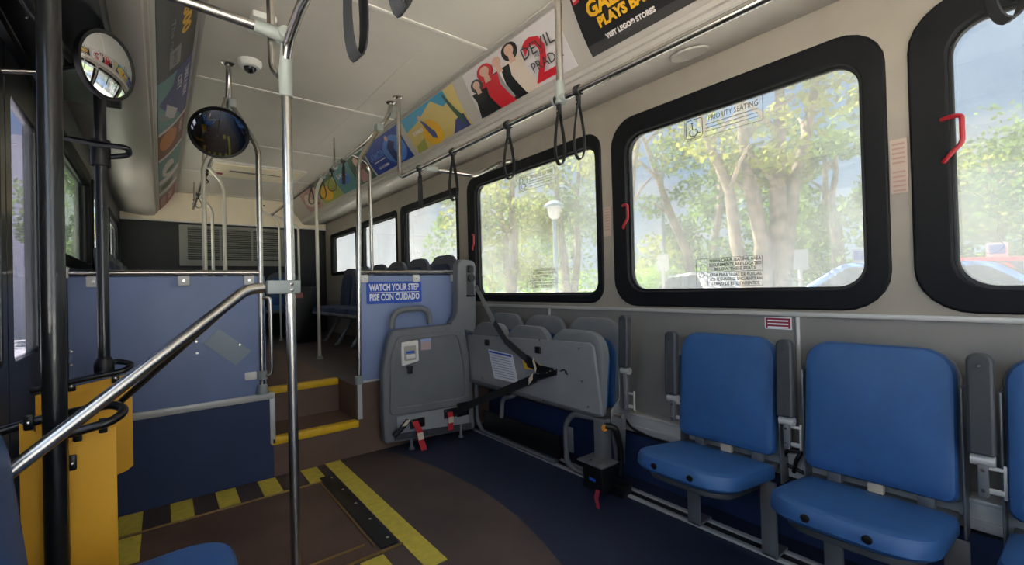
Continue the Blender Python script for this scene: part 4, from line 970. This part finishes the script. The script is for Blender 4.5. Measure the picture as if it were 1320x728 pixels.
MB().tube([(x, YB+.035, z) for x, z in hp], .020, .05, 12).build('handle', M_grey, wb)
q = [bpx(511, 537), bpx(602, 521), bpx(604, 546), bpx(512, 562)]
MB().plate(q[::-1], [], .006, (0, YB-.004, 0), X, Z, .001).build('lower_plate', mat('plate_grey', (150, 152, 154), .4), wb)
q = [bpx(508, 559), bpx(606, 544), bpx(607, 552), bpx(508, 567)]
MB().plate(q[::-1], [], .012, (0, YB-.006, 0), X, Z, .003).build('bottom_lip', M_greyd, wb)
MB().box((1.235, YB-.008, .132), (1.30, YB-.003, .205)).build('label_plate', M_white, wb, False)
# buckle station
bb = [bpx(516, 441), bpx(538, 438), bpx(539, 465), bpx(517, 472)]
bo = MB().plate(rnd(bb[::-1], .012), [], .018, (0, YB+.002, 0), X, Z, .005).build('buckle_holder', M_white, wb)
i0, i1 = bpx(519.5, 446), bpx(535, 463)
MB().plate(rrect(i0[0], i1[1], i1[0], i0[1], .008), [], .004, (0, YB-.0165, 0), X, Z).build('holder_inset', M_cove, bo)
MB().plate(rrect(i0[0]+.012, i0[1]-.05, i1[0]-.012, i0[1]-.036, .006), [], .003, (0, YB-.0205, 0), X, Z).build('holder_logo', M_signblue, bo)
MB().box((i0[0]+.008, YB-.028, i1[1]+.012), (i1[0]-.008, YB-.014, i1[1]+.04), .005).build('holder_flap', M_white, bo)
p = bpx(527.5, 477); MB().box((p[0]-.016, YB-.022, p[1]-.022), (p[0]+.016, YB-.004, p[1]+.022), .005).box((p[0]-.024, YB-.016, p[1]+.015), (p[0]+.024, YB-.004, p[1]+.03), .004).build('buckle', M_black, wb)
q0, q1 = bpx(542, 437), bpx(555, 450)
MB().box((q0[0], YB-.005, q1[1]), (q1[0], YB-.001, q0[1])).build('sticker', mat('pink_sticker', (186, 158, 158), .6), wb, False)
MB().box((q0[0]-.002, YB-.006, q0[1]-.02), (q1[0]+.002, YB-.002, q0[1]+.004)).build('sticker_heading', A('pale_blue', (150, 170, 214)), wb, False)
for px, py in ((537, 545), (580, 532)):
    p = bpx(px, py); k = MB().box((p[0]-.055, YB-.02, p[1]-.03), (p[0]+.055, YB-.004, p[1]+.035), .006).build('anchor_plate', M_black, wb)
    for sx in (-.043, .043):
        for sz in (-.02, .026): MB().lathe([(.007, 0), (.006, .004)], (p[0]+sx, YB-.02, p[1]+sz), (0, -1, 0), 10).build('bolt', M_steel, k)
def redstrap(pts, tagf):
    k = MB().ribbon(pts, X, .042, .004).build('red_strap', M_red, wb); a, b = Vector(pts[tagf]), Vector(pts[tagf+1])
    MB().ribbon([a+(b-a)*.1+Vector((0, -.005, 0)), a+(b-a)*.85+Vector((0, -.005, 0))], X, .040, .004).build('strap_tag', M_tag, k)
p0 = Vector(at(535, 543, 1, YB-.03)); p1 = at(541, 556, 1, YB-.06); p2 = at(543, 568, 1, YB-.06); p3 = at(547, 580, 2, .006)
redstrap([p0, p1, p2, p3], 1)
p0 = at(580, 531, 1, YB-.03); redstrap([p0, at(581, 536, 1, YB-.035), at(581, 546, 1, YB-.035), at(581, 554, 1, YB-.04)], 1)
MB().tube([at(508, 562, 1, YB-.03), at(518, 552, 1, YB-.04), at(526, 542, 1, YB-.03)], .018, .02, 8).build('belt_end', M_strap, wb)
MB().ribbon([at(521, 549, 1, YB-.062), at(527, 541, 1, YB-.055)], X, .03, .004).build('strap_tag', M_tag, wb)
p = bpx(594, 527); MB().box((p[0]-.04, YB-.018, p[1]-.05), (p[0]+.06, YB-.004, p[1]+.05), .005).build('belt_anchor', M_black, wb)
for px, py in ((536, 582), (600, 566)):
    p = at(px, py, 2, 0); MB().lathe([(.02, 0), (.02, .012), (.012, .02)], (p.x, p.y+.06, 0), Z, 14).tube([(p.x, p.y+.06, .01), (p.x, p.y+.06, .09)], .010).build('floor_foot', M_frame, wb)
# belt tower
bt = thing('belt_tower', 'tall grey shoulder belt tower beside the blue partition', 'belt tower', (1.82, YB+.02, .8))
tw = [bpx(597, 425), bpx(584, 421), bpx(581, 417), bpx(586, 412), bpx(590, 404), bpx(590, 340), bpx(594, 334), bpx(611, 336), bpx(613.5, 342), bpx(614, 430)]
MB().plate(rnd(tw, .02)[::-1], [], .075, (0, YB+.076, 0), X, Z, .012).build('housing', M_grey, bt)
a, b = bpx(601, 341), bpx(611, 382); MB().plate(rrect(a[0], b[1], b[0], a[1], .02), [], .004, (0, YB+.003, 0), X, Z).build('recess', M_greyd, bt)
MB().box((a[0]+.012, YB-.02, a[1]-.06), (a[0]+.055, YB+.004, a[1]-.01), .006).build('height_adjuster', M_black, bt)
MB().lathe([(.028, -.008), (.028, .008)], (a[0]+.034, YB-.014, a[1]-.10), Y, 18).build('guide_ring', M_black, bt)
MB().box((a[0]-.005, YB-.012, b[1]+.0), (b[0]+.002, YB+.003, b[1]+.016), .004).build('slot', M_black, bt)
# shoulder belt and lap belt
b0 = at(613, 368, 1, YB-.02); b1 = at(637, 415, 0, 1.80); b2 = bq(660, 440, .05); b3 = bq(700, 475, .04); b4 = bq(716, 479, .03)
m = thing('seat_belt', 'grey shoulder belt running from the tower down across the folded bench', 'belt', b2)
def midn(a, b): return (b-a).normalized().cross(LN)
MB().ribbon([b0, b0.lerp(b1, .5), b1], Vector((.2, -1, .3)), .036, .003).build('upper_webbing', M_beltlight, m)
MB().ribbon([b1, b2, b3], midn(b1, b3), .044, .003).build('webbing', M_belt, m)
MB().ribbon([b3.lerp(b2, .35), b3, b4], midn(b2, b4), .05, .008).build('tongue', M_black, m)
MB().ribbon([bq(695, 463, .05), bq(699, 477, .052)], midn(b2, b4), .022, .003).build('tag', M_tag, m)
m = thing('seat_belt', 'dark lap belt stretched from the wheelchair backrest up to the bench hook', 'belt', bq(650, 505, .05))
l0 = at(592, 528, 1, YB-.03); l1 = bq(625, 517, .07); l2 = bq(660, 503, .06); l3 = bq(700, 486, .05); l4 = bq(722, 479, .03)
MB().ribbon([l0, l1, l2, l3], LV, .055, .004).build('webbing', M_strap, m)
MB().ribbon([l3, l4], LV, .035, .010).build('tongue', M_black, m)
MB().ribbon([bq(692, 491, .065), bq(697, 485, .066)], LV, .04, .003).build('tag', M_tag, m)
for px, py in ((712, 480), (716, 478), (722, 476)): MB().lathe([(.005, 0), (.003, .004)], bq(px, py, .042), LN, 8).build('rivet', M_steel, m)
n = MB().tube([at(600+3*cos(t), 427+3.2*sin(t), 0, 1.80) for t in [radians(150+k*28) for k in range(9)]], .008, 0, 8).build('pull_loop', M_nosing)
tag(n, 'small yellow pull loop at the rear corner of the grey folded bench', 'loop')

# ------------------------------------------------------------------ rear seats
M_shell = mat('rear_seat_shell', (84, 87, 94), .5)
def row_seat(o, ang, label, m=M_seatd, grp='dark blue seats of the rear section'):
    """fixed seat, back against -local Y side; ang = heading the sitter faces"""
    t = thing('bus_seat', label, 'seat', (0, 0, 0), grp)
    MB().pad(seat_outline(.35, .42, .10, .05), .035, .008, (0, .022, .635), X, Vector((0, -.12, 1)).normalized(), Vector((0, 1, .12)).normalized(), .02).build('backrest', m, t)
    MB().plate(seat_outline(.45, .53, .15, .04), [], .04, (0, -.016, .655), -X, Vector((0, -.12, 1)).normalized(), .008).build('back_shell', M_shell, t)
    MB().pad(seat_outline(.43, .42, .06, .03), .06, .010, (0, .235, .385), X, Y, Z, .02).build('seat_cushion', m, t)
    MB().plate(seat_outline(.45, .44, .07, .03), [], .03, (0, .235, .36), X, Y, .008).build('seat_shell', M_grey, t)
    MB().tube([(0, .08, .37), (0, .30, .02), (0, .34, 0)], .02, .03, 8).build('leg', M_frame, t)
    MB().box((-.2, .0, .34), (.2, .40, .362), .004).build('seat_frame', M_greyd, t)
    t.location = o; t.rotation_euler = (0, 0, ang); return t
first = row_seat((1.93, 3.42, ZR), pi/2, 'dark blue side-facing rear seat just behind the watch-your-step partition')
labs = ['second', 'third', 'fourth', 'fifth', 'sixth']
for k in range(5): dup(first, (1.93, 3.42+.49*(k+1), ZR), 'dark blue side-facing seat along the right wall, %s behind the watch-your-step partition' % labs[k], rotz=pi/2)
labs = ['nearest', 'second', 'third', 'fourth', 'rearmost']
for k in range(5): dup(first, (-.25, 3.55+.52*k, ZR), 'grey-backed seat along the left wall behind the left partition, %s of its row' % labs[k], rotz=-pi/2)
rs = row_seat((.40, 7.13, ZR), pi, 'blue rear bench seat left of the aisle end', M_seat, 'blue seats across the back')
for k, lab in ((1, 'blue rear bench seat at the end of the aisle, behind the near pole'), (2, 'blue rear bench seat right of the aisle end above the black box')): dup(rs, (.40+.50*k, 7.13, ZR), lab, rotz=pi)
bx = thing('equipment_box', 'black box with a small red label at the end of the rear aisle', 'box', (1.25, 6.3, ZR))
p = at(394, 386, 1, 5.9); MB().box((p.x-.17, 5.9, ZR), (p.x+.17, 6.3, p.z+.16), .015).build('body', M_black, bx)
MB().box((p.x-.13, 5.892, p.z+.02), (p.x-.03, 5.9, p.z+.09)).build('label_sticker', A('rose', (180, 110, 110)), bx, False)

# ------------------------------------------------------------------ near-left seat
ns = thing('side_seat', 'blue seat at the bottom left corner beside the camera', 'seat', (-.2, 1.15, 0))
n_ = Vector((1, 0, .10)).normalized(); v = Vector((-.10, 0, 1)).normalized()
MB().pad(seat_outline(.43, .50, .10, .03), .06, .012, (-.290, 1.152, .600), Y, v, n_, .022).build('backrest', M_seat, ns)
MB().pad(seat_outline(.44, .44, .10, .03), .07, .012, (-.085, 1.155, .392), Y, Vector((1, 0, .05)).normalized(), Vector((-.05, 0, 1)).normalized(), .026).build('seat_cushion', M_seat, ns)
MB().box((-.12, 1.02, 0), (-.06, 1.08, .39), .006).box((-.12, 1.22, 0), (-.06, 1.28, .39), .006).build('leg', M_frame, ns)

# ------------------------------------------------------------------ outside
GZ_ = -.34
gd = MB().box((-60, -60, GZ_-.2), (90, 90, GZ_)).build('ground', M_asphalt, None, False); struct(gd)
x, y = out(760, 14)
lw = MB().box((15.5, -30, GZ_), (70, 60, GZ_+.06)).build('lawn', M_lawn, None, False); lw['kind'] = 'structure'
bd = thing('building', 'pale stucco building added to whiten the view through the left door glass', 'building', (-10, 34, GZ_))  # building added to give the pale lavender brightness behind the door glass
MB().box((-18, 30, GZ_), (-4.35, 42, 8.2)).build('wall', M_stucco, bd, False)
MB().box((-18.2, 29.8, 8.2), (-4.2, 42.2, 8.6)).build('parapet', M_stucco, bd, False)
for k in range(4): MB().box((-17+k*2.6, 29.97, GZ_+1), (-15.6+k*2.6, 30.02, GZ_+2.6)).build('window', M_carglass, bd, False)
def foliage(clumps, per, size, seed):
    rd = random.Random(seed); V = []; F = []
    for (cx, cy, cz, r) in clumps:
        for _ in range(per):
            a = rd.uniform(0, 2*pi); b = rd.uniform(-1, 1); q = r*rd.uniform(.3, 1)**.5; s_ = sqrt(1-b*b)
            c_ = Vector((cx+q*s_*cos(a), cy+q*s_*sin(a), cz+q*b*.8))
            n_ = Vector((rd.gauss(0, 1), rd.gauss(0, 1), rd.gauss(.3, 1))).normalized(); u_ = n_.orthogonal().normalized(); w_ = n_.cross(u_); ang = rd.uniform(0, pi)
            u2 = (u_*cos(ang)+w_*sin(ang))*size*.72*rd.uniform(.6, 1.3); w2 = n_.cross(u2)*.55; i = len(V)
            V += [c_+u2, c_+w2, c_-u2, c_-w2]; F.append((i, i+1, i+2, i+3))
    return V, F
def tree(label, px, dist, h, cr, m, stems, seed, crown0=None, leaf=.13, n=34, per=70, spread=1.0, name='tree'):
    x, y = out(px, dist); t = thing(name, label, 'tree', (x, y, GZ_), 'trees outside the right windows'); rd = random.Random(seed)
    z0 = crown0 if crown0 is not None else h*.35
    tk = MB(); tips = []
    for (lx, ly, r) in stems:
        pts = [Vector((x+lx*.1, y+ly*.1, GZ_-.05))]; N_ = 6
        for k in range(1, N_+1):
            f = k/N_; pts.append(Vector((x+lx*(.1+.9*f**1.3)*1.0+rd.gauss(0, .06), y+ly*(.1+.9*f**1.3)+rd.gauss(0, .06), GZ_+h*.82*f)))
        tk.tube(pts, [r*(1.25-.95*k/N_) for k in range(N_+1)], 0, 9); tips.append(pts)
        for k in (3, 4, 5):
            a = rd.uniform(0, 2*pi); d_ = Vector((cos(a), sin(a), .7))*cr*.55
            tk.tube([pts[k], pts[k]+d_*.5+Vector((0, 0, .1)), pts[k]+d_], [r*.4, r*.28, r*.1], 0, 7)
    tk.build('trunk', M_bark, t)
    cl = []
    for _ in range(n):
        a = rd.uniform(0, 2*pi); q = cr*sqrt(rd.random())*spread; zz = rd.uniform(z0, h); tp = 1-.5*abs((zz-(z0+h)/2)/((h-z0)/2+.01))**2
        cl.append((x+q*cos(a)*tp, y+q*sin(a)*tp, GZ_+zz, cr*rd.uniform(.22, .42)))
    V, F = foliage(cl, int(per*1.8), leaf, seed+1); MB().add(V, F).build('foliage', m, t, False); return t
tree('large many-stemmed tree filling the right half of the largest window', 995, 10.5, 8.0, 1.8, M_leaf2, ((-.4, .5, .17), (.35, -.2, .19), (.9, -.7, .16), (-.9, 1.3, .13), (.1, .8, .13)), 11, 3.6, .12, 46, 62)
tree('dark leafy tree behind the large one at the window\'s right end', 1085, 17, 7.0, 1.9, M_leaf3, ((.2, .2, .16), (-.4, .3, .14)), 12, 1.2, .16, 40, 60)
tree('slanting tree left of the large many-stemmed one', 915, 15, 8.5, 2.0, M_leaf3, ((-1.6, 1.6, .15), (.4, -.3, .12)), 13, 1.4, .14, 26, 55)
tree('rounded low tree in the middle of the largest window', 880, 24, 3.6, 2.6, M_leaf2, ((.1, .1, .12),), 14, .9, .17, 26, 60)
tree('tree overhanging the upper left of the largest window', 806, 13, 8.6, 1.9, M_leaf2, ((.2, -.3, .13),), 15, 4.4, .12, 18, 55)
tree('tall leafy tree at the right end of the mid window', 735, 18, 9.5, 3.0, M_leaf3, ((-.5, .3, .18), (.6, -.4, .15)), 16, 2.4, .16, 40, 60)
tree('broad pale tree at the left end of the mid window', 660, 16, 8.0, 2.1, M_leaf2, ((.2, .1, .18), (-.6, .3, .12)), 17, 1.6, .15, 40, 60)
tree('yellowish tree low behind the lamp post in the mid window', 690, 26, 6.0, 3.0, M_leaf2, ((.1, .1, .15),), 18, 1.5, .19, 34, 55)
tree('edge of a leafy tree at the right side of the rear window', 608, 17, 6.4, 1.7, M_leaf, ((.1, .1, .14),), 19, 1.4, .14, 26, 55)
tree('bushy bright tree in the nearest window', 1300, 19, 5.6, 2.9, M_leaf, ((.2, .2, .14), (-.3, .3, .12)), 20, 1.0, .13, 46, 70)
tree('bushy tree at the left side of the nearest window', 1230, 20, 5.0, 2.4, M_leaf2, ((.1, .2, .13),), 21, 1.0, .14, 40, 65)
tree('dark tree beyond the cars at the far right', 1350, 24, 6.6, 2.4, M_leaf3, ((.1, .2, .15),), 22, 1.2, .16, 40, 60)
tree('wide tree far behind the big trunk', 990, 22, 7.0, 3.0, M_leaf, ((.1, .2, .16),), 23, .8, .18, 44, 60)
for px_, ds, sd_ in ((97, 24, 42), (119, 34, 43)):
    tree('dark tree outside the left windows behind the door posts, %s' % {42: 'nearer one', 43: 'farther one'}[sd_], px_, ds, 8, 1.7, M_leaf3, ((.1, .1, .16),), sd_, .6, .2, 30, 40)
def hedge(label, px0, px1, dist, h, seed):
    x0, y0 = out(px0, dist); x1, y1 = out(px1, dist); rd = random.Random(seed)
    t = thing('hedge', label, 'hedge', ((x0+x1)/2, (y0+y1)/2, GZ_)); cl = []
    n = int(Vector((x1-x0, y1-y0)).length/.45)+2
    for k in range(n):
        f = k/(n-1)
        for zz in (.35, .75, 1.0): cl.append((lerp(x0, x1, f)+rd.gauss(0, .1), lerp(y0, y1, f)+rd.gauss(0, .1), GZ_+h*zz, .42))
    V, F = foliage(cl, 60, .13, seed); MB().add(V, F).build('foliage', M_hedge, t, False)
    MB().box((min(x0, x1), min(y0, y1), GZ_), (min(x0, x1)+.1, min(y0, y1)+.1, GZ_+.4)).build('stem', M_bark, t, False)
hedge('bright green hedge along the bottom of the mid window', 612, 765, 19, 1.75, 31)
hedge('bright green hedge along the bottom left of the largest window', 812, 905, 21, 1.85, 32)
hedge('green hedge behind the parked cars at the right', 1080, 1330, 19, 1.7, 33)
def lamp(label, px, dist, z, kind):
    x, y = out(px, dist); t = thing('lamp_post', label, 'lamp post', (x, y, GZ_))
    MB().tube([(x, y, GZ_), (x, y, z)], .055, 0, 10).build('post', M_pole, t)
    if kind:
        MB().lathe([(.07, 0), (.14, .06), (.18, .26), (.17, .34)], (x, y, z), Z, 20).build('lantern', M_white, t)
        MB().lathe([(.28, 0), (.27, .05), (.15, .14), (.03, .18)], (x, y, z+.33), Z, 20).build('lamp_hood', M_pole, t)
def zat(px, py, dist): d = ray(px, py); return CAM.z+d.z/sqrt(d.x**2+d.y**2)*dist
lamp('park lamp post with hooded lantern in the mid window', 717, 12, zat(717, 268, 12)-.3, 1)
lamp('slim park lamp post behind the trees of the largest window', 927, 17, zat(927, 284, 17)-.3, 1)
lamp('tall plain pole at the left of the largest window', 857, 15, 7.5, 0)
def signpost(label, px, dist, py, blue):
    x, y = out(px, dist); z = zat(px, py, dist); t = thing('sign_post', label, 'sign', (x, y, GZ_)); d = Vector((x, y, 0)).normalized(); s_ = Vector((d.y, -d.x, 0))
    MB().tube([(x, y, GZ_), (x, y, z)], .045, 0, 8).build('post', M_white, t)
    p = Vector((x, y, z))-d*.05
    MB().plate(rrect(-.16, -.24, .16, .22, .02), [], .01, p, s_, Z).build('plate', M_white, t, False)
    if blue: MB().plate(rrect(-.12, -.02, .12, .18, .02), [], .01, p-d*.012, s_, Z).build('symbol_field', M_signblue, t, False)
signpost('white sign post left of the white car', 855, 13, 338, False)
signpost('white sign post behind the big tree trunk', 1032, 12, 334, False)
signpost('parking sign with blue field beside the window end', 1111, 12, 334, True)
signpost('parking sign with blue field between the blue and red cars', 1287, 14, 326, True)
def car(label, px, dist, m, rot, s=1.0, zo=0):
    x, y = out(px, dist); t = thing('car', label, 'car', (0, 0, 0))
    body = [(-2.2, .35), (2.2, .35), (2.25, .75), (2.1, .98), (1.25, 1.08), (.55, 1.62), (-1.2, 1.68), (-1.95, 1.15), (-2.25, 1.02), (-2.28, .6)]
    def taper(c): k = 1-.16*max(0, (c.z-1.0))/.68; return Vector((c.x, c.y*k, c.z))
    b = MB().plate(rnd(body, .18), [], 1.8, (0, .9, 0), X, Z, .06); b.xform(taper).build('body', m, t)
    g = MB().plate(rnd([(1.12, 1.10), (.50, 1.55), (-1.12, 1.60), (-1.75, 1.15)], .08), [], 1.80, (0, .9, 0), X, Z, .01)
    g.xform(lambda c: Vector((c.x, c.y*(1-.16*max(0, (c.z-1.0))/.68)*1.012, c.z))).build('side_glass', M_carglass, t)
    MB().add([(1.27, -.72, 1.09), (1.27, .72, 1.09), (.60, .64, 1.60), (.60, -.64, 1.60)], [(0, 1, 2, 3)]).build('windscreen', M_carglass, t, False)
    for sx in (-1.4, 1.4):
        for sy in (-.82, .82): MB().lathe([(.2, -.1), (.33, -.1), (.34, 0), (.33, .1), (.2, .1)], (sx, sy, .34), Y, 20).build('wheel', M_tyre, t)
    for sy in (-.62, .62): MB().box((2.12, sy-.18, .72), (2.24, sy+.18, .88), .03).build('headlamp', M_white, t)
    t.location = (x, y, GZ_+zo); t.rotation_euler = (0, 0, rot); t.scale = (s, s, s)
car('white car parked low behind the sticker of the largest window', 905, 13.5, M_carwhite, 1.0)
car('light blue car parked outside, behind the pillar between the two nearest windows', 1222, 10, M_carblue, -pi/2, 1.0)
car('red car at the right edge of the nearest window', 1338, 13.6, M_carred, -pi/2, 1.0, .10)

# ------------------------------------------------------------------ light
w = bpy.data.worlds.new('sky'); sc.world = w; w.use_nodes = True; nt = w.node_tree; bg = nt.nodes['Background']
tc = nt.nodes.new('ShaderNodeTexCoord'); sep = nt.nodes.new('ShaderNodeSeparateXYZ'); nt.links.new(tc.outputs['Generated'], sep.inputs[0])
mr = nt.nodes.new('ShaderNodeMapRange'); mr.inputs['From Min'].default_value = 0; mr.inputs['From Max'].default_value = .45; nt.links.new(sep.outputs['Z'], mr.inputs['Value'])
cr_ = nt.nodes.new('ShaderNodeValToRGB'); cr_.color_ramp.elements[0].color = (.42, .56, .68, 1); cr_.color_ramp.elements[1].color = (.11, .29, .62, 1)
nt.links.new(mr.outputs[0], cr_.inputs[0])
no = nt.nodes.new('ShaderNodeTexNoise'); no.inputs['Scale'].default_value = 2.6; no.inputs['Detail'].default_value = 6; no.inputs['Roughness'].default_value = .55
mp = nt.nodes.new('ShaderNodeMapping'); mp.inputs['Scale'].default_value = (1, 1, 2.4); mp.inputs['Location'].default_value = (.9, .4, .2)
nt.links.new(tc.outputs['Generated'], mp.inputs[0]); nt.links.new(mp.outputs[0], no.inputs['Vector'])
c2r = nt.nodes.new('ShaderNodeValToRGB'); c2r.color_ramp.elements[0].position = .44; c2r.color_ramp.elements[1].position = .60; nt.links.new(no.outputs['Fac'], c2r.inputs[0])
mx = nt.nodes.new('ShaderNodeMixRGB'); nt.links.new(c2r.outputs[0], mx.inputs[0]); nt.links.new(cr_.outputs[0], mx.inputs[1]); mx.inputs[2].default_value = (.66, .67, .69, 1)
nt.links.new(mx.outputs[0], bg.inputs['Color']); bg.inputs['Strength'].default_value = 1.0
sd = bpy.data.lights.new('sun', 'SUN'); sd.energy = 16; sd.angle = .01; sd.color = (1, .95, .86)
so = bpy.data.objects.new('sun', sd); COL.objects.link(so); so.rotation_euler = Vector((.10, -.62, -.78)).to_track_quat('-Z', 'Y').to_euler()

sc.view_settings.view_transform = 'Standard'; sc.view_settings.look = 'None'; sc.view_settings.gamma = 1
sc.view_settings.use_curve_mapping = False; sc.view_settings.exposure = 2.2
sc.cycles.use_denoising = True
try: sc.cycles.denoiser = 'OPENIMAGEDENOISE'
except Exception: pass
sc.cycles.max_bounces = 10; sc.cycles.diffuse_bounces = 6; sc.cycles.glossy_bounces = 4; sc.cycles.transparent_max_bounces = 12
sc.cycles.sample_clamp_indirect = 8
